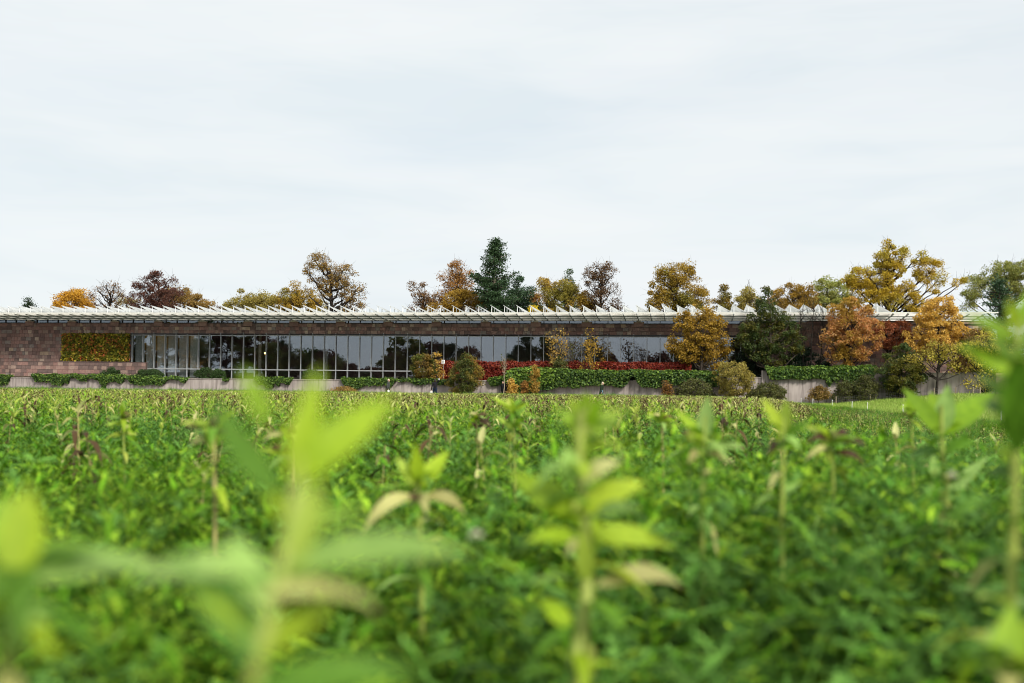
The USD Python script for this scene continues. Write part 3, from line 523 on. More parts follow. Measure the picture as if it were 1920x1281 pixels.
back_tree("young_larch", "slim pointed larch, the left one of two behind the front yellow tree", 1356, 536, 50, 150, 600, "cone", "leaf_goldolive", 20, clusters=70, leaves=4200, size=.27, spread=.7, trunk=.18, twig=.02)
back_tree("young_larch", "slim pointed larch with a bare tip, between two tree crowns", 1403, 532, 62, 150, 605, "cone", "leaf_olive", 21, clusters=90, leaves=5200, size=.27, spread=.7, trunk=.18, lobes=[(1402, 550, 12), (1392, 565, 14), (1410, 570, 16), (1400, 585, 22), (1424, 575, 12)])
back_tree("bare_spire", "bare pointed treetop between the larches", 1405, 522, 16, 156, 570, "cone", "leaf_brown", 22, clusters=30, leaves=60, size=.2, spread=.5, trunk=.14, bark="bark_dark", bare=.6)
back_tree("autumn_beech", "thin orange brown tree behind the roof, right of the dark green crown", 1490, 528, 90, 140, 605, "dome", "leaf_ochre", 23, clusters=120, leaves=7000, size=.26, spread=.8, trunk=.28, bark="bark_dark", twig=.03, lobes=[(1480, 548, 20), (1505, 548, 20), (1465, 560, 18), (1520, 565, 22), (1490, 578, 30)])
back_tree("ash_tree", "light green tree behind the roof beside the big golden oak", 1556, 519, 72, 143, 605, "round", "leaf_palegreen", 24, clusters=110, leaves=6500, size=.27, spread=.8, trunk=.28, lobes=[(1545, 535, 16), (1570, 545, 20), (1555, 565, 26), (1585, 565, 16), (1530, 570, 18)])
back_tree("oak_tree", "biggest golden oak with gaps of sky in its irregular crown", 1672, 446, 210, 128, 590, "round", "leaf_oak", 25, clusters=330, leaves=21000, size=.25, spread=.72, trunk=.5, bark="bark_dark", limbs=34, twig=.035, inner=.25, lobes=[(1668, 462, 15), (1660, 484, 20), (1690, 478, 16), (1672, 505, 24), (1640, 505, 12), (1712, 490, 8), (1615, 520, 26), (1592, 530, 14), (1645, 535, 28), (1728, 485, 14), (1752, 492, 12), (1735, 515, 16), (1765, 515, 14), (1700, 545, 22), (1775, 530, 12), (1808, 528, 8), (1610, 550, 24), (1660, 560, 30), (1750, 540, 14), (1710, 570, 22), (1790, 530, 8)])
back_tree("plane_tree", "pale green and yellow tree at the right edge behind the roof", 1885, 488, 130, 140, 600, "round", "leaf_palegreen", 26, clusters=190, leaves=11000, size=.27, spread=.8, trunk=.4, bark="bark_dark", limbs=26, twig=.03, lobes=[(1885, 510, 24), (1860, 515, 20), (1910, 505, 24), (1830, 530, 18), (1850, 545, 22), (1820, 555, 16), (1890, 545, 30), (1925, 540, 30), (1815, 575, 14)])
pine("blue_pine", "dark bluish pine in front of the pale green tree at the right", 1875, 528, 615, 84, 122, "leaf_bluepine", 27, 9, 26, .32, cone=.55)
pine("far_conifer", "tip of a small dark conifer above the far left roof", 50, 566, 590, 30, 150, "leaf_pine", 28, 5, 14, .3)
back_tree("hazel_tree", "low reddish treetop just showing above the roof, left of the olive tree", 410, 571, 30, 146, 600, "dome", "leaf_brown", 29, clusters=40, leaves=1800, size=.26, spread=.7, trunk=.15)

# in front of the museum, on the terrace
def front(px, top, wpx, d, lo_px, base_z=None):
    p = place(px, 0, d); p[2] = TZ if base_z is None else base_z; Y = p[1]; mpp = Y / FPX
    H = at(px, top, Y)[2] - p[2]; return p, H, wpx * mpp, (at(px, lo_px, Y)[2] - p[2]) / H, mpp, Y
def front_tree(name, label, px, top, wpx, d, lo_px, shape, leaf, seed, lobes=None, base_z=None, category="tree", **kw):
    p, H, W, lo, mpp, Y = front(px, top, wpx, d, lo_px, base_z)
    kw["leaves"] = int(kw["leaves"] * 1.25); kw["size"] *= .88
    if lobes: lobes = [((x - px) * mpp, at(px, y, Y)[2] - p[2], r * mpp) for x, y, r in lobes]
    return plant(name, label, category, p, H, W, lo, shape, leaf, seed, lobes=lobes, **kw)
front_tree("yellow_tree", "yellow brown leafed tree in front of the right end of the windows", 1315, 572, 130, 6.5, 690, "round", "leaf_ochre", 41, clusters=230, leaves=12000, size=.19, spread=.5, trunk=.17, limbs=26, twig=.018, inner=.3, lobes=[(1310, 585, 18), (1335, 600, 24), (1285, 605, 24), (1312, 622, 34), (1350, 635, 24), (1272, 640, 26), (1315, 655, 30), (1355, 655, 18), (1290, 668, 22), (1335, 675, 20)])
front_tree("field_maple", "dark green conical tree with yellowing leaves beside the yellow tree", 1442, 536, 130, 6.0, 688, "egg", "leaf_darkgreen", 42, clusters=240, leaves=16000, size=.18, spread=.5, trunk=.2, limbs=22, twig=.018, lobes=[(1440, 545, 8), (1437, 565, 16), (1445, 590, 28), (1415, 610, 26), (1470, 615, 28), (1440, 635, 36), (1400, 640, 22), (1485, 640, 24), (1455, 665, 30), (1420, 660, 22), (1495, 655, 12)])
for px, dd in ((1508, 5.0), (1522, 6.0), (1538, 5.2)):
    front_tree("bare_sapling", {1508: "leafless upright sapling right beside the dark green conical tree", 1522: "tallest leafless sapling, midway between the green tree and the orange tree", 1538: "leafless sapling just left of the orange tree"}[px], px, 560 if px != 1522 else 550, 22, dd, 640, "vase", "leaf_brown", 43 + px, clusters=30, leaves=20, size=.1, spread=.5, trunk=.07, bark="bark_dark", limbs=12, twig=.016, bare=.95, group="bare saplings by the stone wall")
front_tree("orange_tree", "round bright orange tree in front of the right stone wall", 1592, 560, 122, 6.5, 690, "egg", "leaf_orange", 44, clusters=260, leaves=15000, size=.18, spread=.45, trunk=.15, bark="bark_dark", limbs=24, twig=.016, lobes=[(1592, 575, 18), (1570, 590, 22), (1615, 590, 22), (1592, 615, 36), (1556, 622, 20), (1635, 615, 20), (1640, 640, 16), (1590, 645, 32), (1570, 662, 20), (1612, 662, 18), (1545, 640, 10), (1590, 678, 14)])
front_tree("red_tree", "dark red leafed tree between the orange and the amber trees", 1675, 603, 64, 3.0, 655, "round", "leaf_darkred", 45, clusters=80, leaves=6000, size=.18, spread=.5, trunk=.14, bark="bark_dark")
front_tree("amber_tree", "tall amber tree with two rounded tops near the right end of the museum", 1757, 556, 132, 5.5, 668, "egg", "leaf_amber", 46, clusters=270, leaves=15000, size=.18, spread=.45, trunk=.17, bark="bark_dark", limbs=24, twig=.016, lobes=[(1740, 570, 15), (1768, 568, 16), (1742, 595, 24), (1775, 592, 24), (1755, 620, 36), (1720, 630, 22), (1795, 620, 22), (1800, 640, 16), (1755, 648, 34), (1712, 648, 14)])
front_tree("dark_bush", "tall dark green bush with a yellowish middle below the red tree", 1688, 645, 82, 10.2, 738, "egg", "leaf_darkgreen", 47, base_z=0.35, clusters=170, leaves=12000, size=.17, spread=.45, trunk=.14, category="bush", inner=.5, lobes=[(1692, 660, 16), (1680, 680, 24), (1705, 685, 24), (1690, 705, 34), (1665, 700, 18), (1718, 710, 16), (1690, 728, 26)])
front_tree("crab_apple", "small spreading tree with yellow leaves before the plain concrete wall", 1755, 638, 110, 10.5, 706, "round", "leaf_shrubyellow", 48, base_z=0.55, clusters=110, leaves=1500, size=.19, spread=.5, trunk=.13, bark="bark_dark", limbs=20, twig=.022, inner=.25, trunk_top=.45, lobes=[(1735, 668, 20), (1775, 672, 22), (1755, 655, 20), (1712, 680, 14), (1798, 690, 18), (1785, 655, 16), (1730, 690, 14)])
front_tree("hawthorn", "rambling bush with sparse yellow leaves at the right end of the wall", 1850, 622, 96, 10.0, 735, "dome", "leaf_shrubyellow", 49, base_z=0.6, clusters=150, leaves=2300, size=.18, spread=.5, trunk=.12, bark="bark_dark", limbs=20, twig=.025, category="bush", lobes=[(1850, 640, 22), (1830, 660, 24), (1875, 660, 24), (1845, 685, 28), (1885, 690, 16), (1825, 715, 14), (1850, 720, 16)])
front_tree("brown_thicket", "brown and gold shrub mass behind the rambling bush, below the eave", 1850, 608, 130, 5.0, 705, "dome", "leaf_browngold", 50, clusters=170, leaves=11000, size=.2, spread=.5, trunk=.13, bark="bark_dark", category="bush", inner=.5)
front_tree("yew_bush", "rounded black green yew by the stone wall right of the conical tree", 1508, 654, 80, 3.5, 705, "dome", "leaf_yew", 51, clusters=120, leaves=9000, size=.17, spread=.4, trunk=.14, category="bush", inner=.55)
front_tree("laurel_bush", "dark evergreen bush under the left side of the conical tree", 1400, 662, 66, 4.0, 708, "dome", "leaf_yew", 52, clusters=90, leaves=7000, size=.17, spread=.4, trunk=.12, category="bush", inner=.55)
# young birches and saplings before the windows
front_tree("young_birch", "young birch with thin branches and a few yellow leaves reaching the fascia", 1046, 618, 50, 7.0, 700, "vase", "leaf_amber", 53, clusters=90, leaves=700, size=.17, spread=.5, trunk=.07, limbs=22, twig=.016, trunk_top=.85)
front_tree("young_birch", "slim young birch with yellow leaves low down, right of the other birch", 1108, 622, 40, 7.0, 706, "column", "leaf_ochre", 54, clusters=70, leaves=650, size=.18, spread=.5, trunk=.06, limbs=18, twig=.015, trunk_top=.9)
front_tree("grey_sapling", "thin grey sapling nearly without leaves between the two birches", 1068, 640, 40, 6.5, 705, "vase", "leaf_shrub", 55, clusters=60, leaves=350, size=.15, spread=.45, trunk=.05, limbs=16, twig=.014, trunk_top=.85)
front_tree("willow_sapling", "small olive leafed sapling at the foot of the birch", 1048, 668, 34, 7.4, 712, "egg", "leaf_shrub", 56, clusters=40, leaves=1500, size=.16, spread=.4, trunk=.05)
front_tree("slender_sapling", "slender sapling with orange yellow leaves left of the red hedge", 819, 660, 26, 7.8, 712, "egg", "leaf_amber", 57, clusters=40, leaves=420, size=.17, spread=.4, trunk=.04, limbs=12, twig=.014)
# shrubs along the foot of the wall and on the terrace
front_tree("pyramid_shrub", "dark pyramidal shrub with orange tips in front of the concrete wall", 874, 664, 54, 10.6, 740, "egg", "leaf_pyramid", 61, base_z=0.0, clusters=150, leaves=9000, size=.15, spread=.4, trunk=.07, category="shrub", inner=.45)
front_tree("bronze_shrub", "bronze and olive rounded shrub behind the wall, left of the red hedge", 791, 667, 54, 7.5, 712, "round", "leaf_bronze", 62, clusters=100, leaves=6500, size=.15, spread=.4, trunk=.06, category="shrub", inner=.45)
front_tree("straw_shrub", "pale yellow rounded shrub at the end of the green hedge", 1378, 680, 62, 10.6, 742, "round", "leaf_olive", 63, base_z=0.0, clusters=130, leaves=7500, size=.14, spread=.38, trunk=.06, category="shrub", inner=.4)
low = [(1305, 712, 78, "leaf_shrub", "wide low olive shrub in front of the wall left of the pale yellow shrub"), (1440, 719, 70, "leaf_shrub", "wide low dark shrub in front of the stepped wall"), (1250, 716, 14, "leaf_rust", "small reddish sapling in front of the wall below the hedge"),
       (1585, 716, 34, "leaf_shrub", "small olive shrub behind the wire fence, left one of two"), (1625, 704, 48, "leaf_shrub", "larger rounded shrub behind the wire fence, beside the tall dark bush"), (650, 727, 60, "leaf_browngold", "low brownish bramble against the wall below the windows"), (1535, 726, 30, "leaf_browngold", "low brown twiggy plant at the foot of the ivy wall")]
for k, (px, top, w, lf, lb) in enumerate(low):
    b = float(ground(*place(px, 0, 10.4)[:2])); front_tree("low_shrub", lb, px, top, w, 10.4, 748, "dome", lf, 70 + k, base_z=b, clusters=60 + w, leaves=60 * w + 300, size=.14, spread=.35, trunk=.04, category="shrub", inner=.5, group=None)
for k, (px, top, w, lb) in enumerate([(210, 690, 36, "clipped round green bush before the low stone wall"), (272, 695, 34, "left one of two round bushes beside the end of the stone wall"), (290, 694, 30, "right one of two round bushes beside the end of the stone wall"), (388, 691, 34, "left one of the pair of round bushes before the dark windows"), (408, 693, 26, "right one of the pair of round bushes before the dark windows"), (585, 694, 34, "single round bush on the terrace before the middle windows")]):
    front_tree("clipped_bush", lb, px, top, w, 7.6, 712, "dome", "leaf_boxwood", 80 + k, clusters=90, leaves=5500, size=.11, spread=.26, trunk=.05, category="bush", inner=.6)
for k, (px, top, w, lo) in enumerate([(1003, 688, 18, 742), (960, 712, 14, 742), (985, 716, 10, 742)]):
    front_tree("orange_climber", ["tall orange leafed climber in front of the green hedge", "short orange shrub beside the two walkers at the hedge", "small rust coloured plant between the other two orange plants"][k], px, top, w, 11.0, lo, "column", "leaf_amber" if k < 2 else "leaf_rust", 90 + k, base_z=0.0, clusters=50, leaves=1500 - 350 * k, size=.15, spread=.3, trunk=.04, bark="bark_dark", category="shrub")
p, H, W, lo, mpp, Y = front(943.5, 660, 10, 11.4, 700, 0.0)
plant("thin_stem_tree", "thin bare young tree in front of the two walkers at the hedge", "tree", p, H, .6, .55, "column", "leaf_shrub", 95, clusters=16, leaves=60, size=.12, spread=.3, trunk=.05, bark="wood_post", twig=.012)

# ------------------------------------------------------------------ hedges, ivy and the vine panel
def leafy_sheet(s0, s1, d_front, z0, z1, n, size, rng, depth=.25, ragged=.0, top_depth=1.0, low_edge=None, up=.35, bulge=.12):
    """Leaves over the front and the top of a clipped mass between s0 and s1. z0, z1 may be functions of s."""
    f0, f1 = (z0 if callable(z0) else lambda s: np.full_like(s, z0)), (z1 if callable(z1) else lambda s: np.full_like(s, z1))
    s = rng.uniform(s0, s1, n); a, b = f0(s), f1(s); keep = b > a + .03; s, a, b = s[keep], a[keep], b[keep]
    hgt = np.mean(b - a); nt = int(len(s) * top_depth / (top_depth + hgt))
    z = a + (b - a) * rng.uniform(size=len(s)); d = d_front + meshkit.fbm(np.stack([s * 1.3, z * 1.3, 0 * s], -1), 3, 3) * bulge * 2 - bulge + rng.normal(size=len(s)) * depth * .35
    z[:nt] = b[:nt] + rng.normal(size=nt) * .05 + ragged * rng.uniform(-.4, 1, nt); d[:nt] = d_front - top_depth * rng.uniform(size=nt)
    z = z + rng.normal(size=len(s)) * .03
    out = np.tile(N * .8, (len(s), 1)); out[:nt] = [0, 0, 1.0]
    c = O + E * s[:, None] + N * d[:, None] + np.array([0, 0, 1.0]) * z[:, None]
    return leaf_quads(c, size, rng, up, 1.25, out)
rng = np.random.default_rng(5)
def z_at(px, py, d): return hit(px, py, d)[1]
def s_at(px, d): return hit(px, 705, d)[0]
# red hedge on the terrace, taller to the left
RD = 6.8; zr0 = z_at(880, 680.5, RD); zr1 = z_at(1200, 682.5, RD)
t = thing("red_hedge", "long clipped hedge of crimson leaves below the windows", "hedge")
ra, rb = s_at(806, RD), s_at(1296, RD)
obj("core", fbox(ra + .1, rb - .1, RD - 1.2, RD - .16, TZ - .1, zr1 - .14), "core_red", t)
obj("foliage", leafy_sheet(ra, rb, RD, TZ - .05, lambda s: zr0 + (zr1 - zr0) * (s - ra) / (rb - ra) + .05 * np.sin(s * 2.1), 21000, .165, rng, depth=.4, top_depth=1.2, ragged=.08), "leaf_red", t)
# bright green hedge growing over the wall
GD = WALL_D + .45
t = thing("green_hedge", "thick green ivy hedge hanging over the wall, rounded at its left end", "hedge")
ga, gb = s_at(944, GD), s_at(1346, GD)
xs_ = [944, 950, 960, 985, 1040, 1120, 1185, 1250, 1346]; top_ = [708, 699, 694, 691.5, 695, 698, 698, 698, 700]; bot_ = [738, 739, 738, 739, 728, 724.5, 725, 724.5, 726]
ss_ = np.array([s_at(x, GD) for x in xs_]); zt_ = np.array([z_at(x, y, GD) for x, y in zip(xs_, top_)]); zb_ = np.array([z_at(x, y, GD) for x, y in zip(xs_, bot_)])
def gtop(s): return np.interp(s, ss_, zt_) + .06 * (meshkit.fbm(np.stack([s * 1.1, 0 * s, 0 * s], -1), 2, 8) - .5) * 2
def gbot(s): return np.interp(s, ss_, zb_) + .5 * (meshkit.fbm(np.stack([s * .9, 0 * s, 0 * s], -1), 3, 9) - .5) * (s > ss_[4]) + .75 * np.exp(-((s - s_at(1187, GD)) / .45) ** 2)
core = []
sc = np.arange(ga + .15, gb - .15, .4)
for a in sc:
    zt_a, zb_a = float(gtop(np.array([a + .2]))[0]) - .16, float(gbot(np.array([a + .2]))[0]) + .16
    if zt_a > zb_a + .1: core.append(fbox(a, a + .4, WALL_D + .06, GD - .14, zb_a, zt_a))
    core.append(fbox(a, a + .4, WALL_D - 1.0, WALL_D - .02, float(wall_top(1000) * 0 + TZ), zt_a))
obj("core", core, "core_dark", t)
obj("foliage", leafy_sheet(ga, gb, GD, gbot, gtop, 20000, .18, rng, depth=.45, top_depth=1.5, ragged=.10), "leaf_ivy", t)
obj("young_shoots", leafy_sheet(ga, gb, GD + .05, lambda s: gtop(s) - .12, gtop, 2600, .20, rng, top_depth=1.3, ragged=.1), "leaf_ivybright", t)
obj("bright_leaves", leafy_sheet(ga, s_at(1040, GD), GD + .1, lambda s: gbot(s) + .5, gtop, 1500, .21, rng, top_depth=.5), "leaf_ivybright", t)
def ivy(name, label, px0, px1, tops, hang, n, seed, d=WALL_D + .12, leaf="leaf_ivy", bright=.10, size=.155, freq=.55, top_depth=.5, category="ivy", least=.2):
    r = np.random.default_rng(seed); t = thing(name, label, category); a, b = s_at(px0, d), s_at(px1, d)
    zt = lambda s: np.interp(s, [a, b], [z_at(px0, tops[0], d), z_at(px1, tops[1], d)]) + .05 * np.sin(s * 3)
    nz = lambda s: np.clip(meshkit.fbm(np.stack([s * freq, 0 * s + seed * 7.3, 0 * s], -1), 2, seed) * 2.1 - .32 + .7 * (meshkit.fbm(np.stack([s * 2.6, 0 * s, 0 * s + seed], -1), 2, seed + 1) - .5), least, 1) * np.clip((s - a) / .35, .1, 1) * np.clip((b - s) / .35, .1, 1)
    zb = lambda s: zt(s) - hang * nz(s)
    core = []
    for u in np.arange(a + .1, b - .3, .3):
        h = float(hang * nz(np.array([u + .15]))[0]) - .14; z1 = float(zt(np.array([u + .15]))[0]) - .09
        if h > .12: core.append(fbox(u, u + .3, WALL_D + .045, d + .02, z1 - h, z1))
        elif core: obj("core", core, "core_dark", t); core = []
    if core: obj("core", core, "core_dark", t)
    obj("foliage", leafy_sheet(a, b, d + .06, zb, zt, int(n * .85), size, r, depth=.22, top_depth=top_depth, ragged=.04, bulge=.06), leaf, t)
    if bright: obj("young_shoots", leafy_sheet(a, b, d + .1, lambda s: zt(s) - .12, lambda s: zt(s) + .02, int(n * bright), size * .9, r, depth=.12, top_depth=top_depth, ragged=.06, bulge=.05), "leaf_ivybright", t)
ivy("hanging_ivy", "ivy hanging over the wall at the far left edge", -60, 20, (704.5, 705), .95, 4200, 21, freq=.3)
ivy("hanging_ivy", "broad ivy curtain on the wall below the left stone front", 60, 236, (704, 705.5), 1.15, 10500, 25, freq=.42, bright=.18)
ivy("hanging_ivy", "short ivy fringe on the wall below the first windows", 237, 352, (706.5, 709.5), .72, 3600, 23, freq=.8)
ivy("hanging_ivy", "narrow ivy strand on the wall below the pair of round bushes", 418, 430, (711, 711), 1.15, 800, 24, freq=.2, bright=.05)
ivy("hanging_ivy", "ivy hanging over the wall left of the single round bush", 478, 548, (709, 710), 1.0, 3600, 32, freq=.5)
ivy("hanging_ivy", "ivy fringe on the wall below the middle windows", 640, 745, (711, 712), .85, 5200, 26, freq=.5)
ivy("hanging_ivy", "thin ivy edging on the wall top under the bronze shrub", 746, 845, (712.5, 713), .4, 2000, 27, freq=.6)
ivy("hanging_ivy", "dark ivy drooping over the wall at the left end of the green hedge", 915, 952, (711, 709), 1.35, 3600, 28, freq=.2)
ivy("wall_ivy", "thick ivy covering the stepped wall below the orange tree", 1436, 1644, (691.5, 689), 2.05, 15000, 29, d=WALL_D + .3, freq=.33, bright=.16, size=.2, top_depth=1.0, least=.42)
# clipped vine on the stone front
t = thing("vine_panel", "square clipped panel of green and yellow vine on the stone front", "vine")
va, vz1 = hit(116, 626.5, .35); vb, vz0 = hit(241, 677.5, .35)
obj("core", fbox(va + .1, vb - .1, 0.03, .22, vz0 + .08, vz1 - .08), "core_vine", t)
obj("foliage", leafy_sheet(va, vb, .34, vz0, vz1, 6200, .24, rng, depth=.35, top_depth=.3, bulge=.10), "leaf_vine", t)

front_tree("dark_thicket", "dark leafy shrub mass behind the yellow leafed bush at the right edge", 1905, 632, 120, 8.0, 730, "dome", "leaf_darkgreen", 97, clusters=130, leaves=9000, size=.2, spread=.5, trunk=.12, bark="bark_dark", category="bush", inner=.5)

back_tree("small_tree", "low thin brown and green tree between the larches and the orange brown tree", 1450, 552, 40, 152, 605, "round", "leaf_browngold", 98, clusters=60, leaves=3200, size=.27, spread=.8, trunk=.16, bark="bark_dark")
back_tree("small_tree", "low olive tree filling the gap left of the big golden oak", 1528, 548, 46, 150, 605, "round", "leaf_olive", 99, clusters=60, leaves=3200, size=.27, spread=.8, trunk=.16, bark="bark_dark")

# ------------------------------------------------------------------ field plants
def blade(p0, p1, width, sag=0.0, face=(0, 0, 1), fold=.25, nl=7, nw=3, curl=0.0, shape=.9):
    """A lance-shaped leaf from p0 to p1; sag bows it upward in the middle, face is the way its upper side looks."""
    p0, p1, face = np.asarray(p0, float), np.asarray(p1, float), np.asarray(face, float)
    ax = p1 - p0; L = np.linalg.norm(ax); ax /= L; side = np.cross(ax, face); side /= np.linalg.norm(side) + 1e-9; nr = np.cross(side, ax)
    t = np.linspace(0, 1, nl + 1); prof = np.sin(PI * t ** .75) ** shape; prof[0] = .12; prof[-1] = .02
    mid = p0 + ax * (t * L)[:, None] + nr * (sag * L * 4 * t * (1 - t))[:, None] - np.array([0, 0, 1]) * (curl * L * t ** 2.5)[:, None]
    u = np.linspace(-1, 1, nw)
    v = mid[:, None] + side * (width / 2 * prof[:, None, None] * u[None, :, None]) + nr * (width / 2 * fold * prof[:, None, None] * np.abs(u)[None, :, None])
    i, j = np.meshgrid(np.arange(nl), np.arange(nw - 1), indexing="ij"); k = i * nw + j
    return v.reshape(-1, 3), tri(np.stack([k, k + 1, k + nw + 1, k + nw], -1).reshape(-1, 4))
def stalk_parts(seed, H, state):
    """stem, green leaves, straw leaves, withered leaves of one tall field plant."""
    r = np.random.default_rng(seed); lean = r.normal(size=2) * .05 * H
    sp = np.array([[lean[0] * u * u, lean[1] * u * u, H * u] for u in np.linspace(0, 1, 6)]); stem = tube(sp, np.linspace(.006, .003, 6), 5)
    gl, sl, wl = [], [], []
    nodes = 13
    for k in range(nodes):
        u = .26 + .74 * k / (nodes - 1); p = np.array([np.interp(u, np.linspace(0, 1, 6), sp[:, c]) for c in range(3)]); a0 = k * PI / 2 + r.uniform(-.3, .3)
        for s in (0, PI):
            a = a0 + s + r.uniform(-.25, .25); L = (.15 - .05 * k / nodes) * r.uniform(.8, 1.2) * (H / 1.0) ** .5; top = k >= nodes - 3
            el = r.uniform(.5, 1.1) if top else r.uniform(-.1, .5)
            dead = (state == 2 and r.uniform() < .85) or (state == 1 and r.uniform() < (.3 if top else .65)) or (state == 0 and k < 2)
            if dead:
                el = r.uniform(-.9, .35); L *= 1.15
                d = np.array([math.cos(a) * math.cos(el), math.sin(a) * math.cos(el), math.sin(el)])
                (wl if r.uniform() < (.86 if state == 2 else .6) else sl).append(blade(p, p + d * L, L * .26, r.uniform(.05, .25), (0, 0, 1), .5, 5, 3, r.uniform(.1, .6)))
            else:
                d = np.array([math.cos(a) * math.cos(el), math.sin(a) * math.cos(el), math.sin(el)])
                lf = blade(p, p + d * L, L * r.uniform(.2, .28), r.uniform(-.02, .1), (0, 0, 1), .3, 6, 3, r.uniform(0, .25))
                (sl if state and r.uniform() < .2 else gl).append(lf)
    return stem, gl, sl, wl
def proto_stalk(path, seed, H, state, joined):
    stem, gl, sl, wl = stalk_parts(seed, H, state); pr = stage.GetPrimAtPath(path)
    obj("stem", stem, "stem_straw" if state else "stem_green", pr)
    for nm, ls, m_ in (("leaf", gl, "leaf_stalk"), ("straw_leaf", sl, "leaf_straw"), ("withered_leaf", wl, "leaf_withered")):
        if ls and joined: obj(nm, ls, m_, pr)
        elif ls:
            for l in ls: obj(nm, l, m_, pr)
def cover_mesh(seed, H, fronds=15, broad=False):
    r = np.random.default_rng(seed); c, n_, qs, f = [], [], [], []
    V = []
    for k in range(fronds):
        a = r.uniform(0, 2 * PI); L = H * r.uniform(.6, 1.15); out = r.uniform(.15, .75)
        tip = np.array([math.cos(a) * L * out, math.sin(a) * L * out, L * math.sqrt(1 - .5 * out ** 2)]); mid = tip * [.3, .3, .68]
        sp = bez((0, 0, 0), mid, tip, 9); V.append(tube(sp, np.linspace(.004, .0015, 9), 3))
        for i in range(3, 9):
            t = sp[i] - sp[i - 1]; t /= np.linalg.norm(t); sd = np.cross(t, [0, 0, 1.0]); sd /= np.linalg.norm(sd) + 1e-9
            for s in (-1, 1):
                ll = (.13 if not broad else .10) * (1.15 - .08 * i) * r.uniform(.7, 1.3); d = sd * s * .85 + t * .45 + r.normal(size=3) * .22; d /= np.linalg.norm(d)
                if broad: V.append(blade(sp[i], sp[i] + d * ll, ll * .55, .05, (0, 0, 1), .2, 3, 3))
                else:                                    # a feathery leaflet: its own small side lobes
                    V.append(blade(sp[i], sp[i] + d * ll, ll * .24, .04, (0, 0, 1), .3, 2, 3))
                    for w in (.25, .45, .65, .85):
                        for s2 in (-1, 1):
                            d2 = d * .6 + np.cross(d, [0, 0, 1.0]) * s2 * .8 + r.normal(size=3) * .1; d2 /= np.linalg.norm(d2); b0 = sp[i] + d * ll * w
                            e = b0 + d2 * ll * .42; m_ = (b0 + e) / 2; sd2 = np.cross(d2, [0, 0, 1.0]); sd2 /= np.linalg.norm(sd2) + 1e-9
                            V.append((np.array([b0, m_ + sd2 * ll * .075, e, m_ - sd2 * ll * .075]), np.array([[0, 1, 2], [0, 2, 3]])))
    return cat(V)
def instancer(name, label, protos, pts, which, scale, yaw, tilt=.08, seed=0):
    """A PointInstancer: protos is a list of functions that fill a prototype prim."""
    path = numbered("/World", name); pi = UsdGeom.PointInstancer.Define(stage, path); r = np.random.default_rng(seed); targets = []
    for k, fill in enumerate(protos):
        pp = f"{path}/prototypes/plant_{k:03d}"; UsdGeom.Xform.Define(stage, pp); fill(pp); targets.append(Sdf.Path(pp))
    pi.CreatePrototypesRel().SetTargets(targets); n = len(pts)
    pi.CreateProtoIndicesAttr(Vt.IntArray.FromNumpy(np.asarray(which, np.int32))); pi.CreatePositionsAttr(Vt.Vec3fArray.FromNumpy(np.asarray(pts, np.float32)))
    pi.CreateScalesAttr(Vt.Vec3fArray.FromNumpy(np.repeat(np.asarray(scale, np.float32)[:, None], 3, 1)))
    tx, ty = r.normal(size=n) * tilt, r.normal(size=n) * tilt
    qs = [Gf.Quath(*map(float, _q)) for _q in np.stack([np.cos(yaw / 2), tx / 2, ty / 2, np.sin(yaw / 2)], 1)]
    pi.CreateOrientationsAttr(Vt.QuathArray([_q.GetNormalized() for _q in qs])); tag(pi, label, None, None, "stuff"); return pi
def scatter(n, y0, y1, r, margin=1.5, power=1.0):
    y = (y0 ** 2 + (y1 ** 2 - y0 ** 2) * r.uniform(size=n)) ** .5 if power == 1.0 else y0 + (y1 - y0) * r.uniform(size=n) ** power
    x = r.uniform(-1, 1, n) * (y * .54 + margin)
    far = Y0 - MS * x - WALL_D - 3.0
    ok = (x < meadow_edge(y) - .1 + .25 * np.sin(y * 1.3)) & (y < far)
    return x[ok], y[ok]
rf = np.random.default_rng(31)
X_, Y_ = [], []
for n, a, b in ((480, 1.25, 5), (1650, 1.25, 12), (10500, 12, 40), (21000, 40, 92)): x, y = scatter(n, a, b, rf); X_.append(x); Y_.append(y)
X_, Y_ = np.concatenate(X_), np.concatenate(Y_)
pk = meshkit.fbm(np.stack([X_ / 2.3, Y_ / 2.3, 0 * X_], -1), 3, 4); kind = np.where(pk + rf.normal(size=len(X_)) * .09 > .52, rf.integers(0, 3, len(X_)), rf.integers(3, 6, len(X_)))
hts = np.interp(Y_, [1, 6, 20, 60, 88], [.72, .66, .50, .42, .45]) + .34 * (meshkit.fbm(np.stack([X_ / 1.7, Y_ / 1.7, 0 * X_ + 3], -1), 2, 6)) + rf.normal(size=len(X_)) * np.interp(Y_, [3, 14, 40], [.17, .13, .07])
hts = hts + np.where(Y_ < 7, np.interp(Y_, [1.6, 2.4, 5, 7], [.0, .22, .16, 0]) * np.interp(X_ / Y_, [-.4, 0.05, .25], [.35, .5, 1.15]), 0)
hts = hts + np.interp(Y_, [2, 8, 20], [.42, .42, .12]) * (meshkit.fbm(np.stack([X_ / .75, Y_ / .75, 0 * X_ + 7], -1), 2, 16) - .5) * 1.6
hts = np.clip(hts, .3, np.where(X_ > .15 * Y_, np.where(Y_ < 6, 1.04, .98), .92) - .22 * sstep((X_ / Y_ - .24) / .12) * sstep((Y_ - 8) / 8)) * np.interp(meadow_edge(Y_) - X_, [0, 2, 8, 12], [.45, .6, .8, 1.0])
protos = []
for k in range(6):
    me = cover_mesh(100 + k, 1.0, 17, broad=False)
    protos.append(lambda pp, me=me, k=k: obj("plant", me, "leaf_cover" if k < 3 or k == 4 else "leaf_coverblue", stage.GetPrimAtPath(pp)))
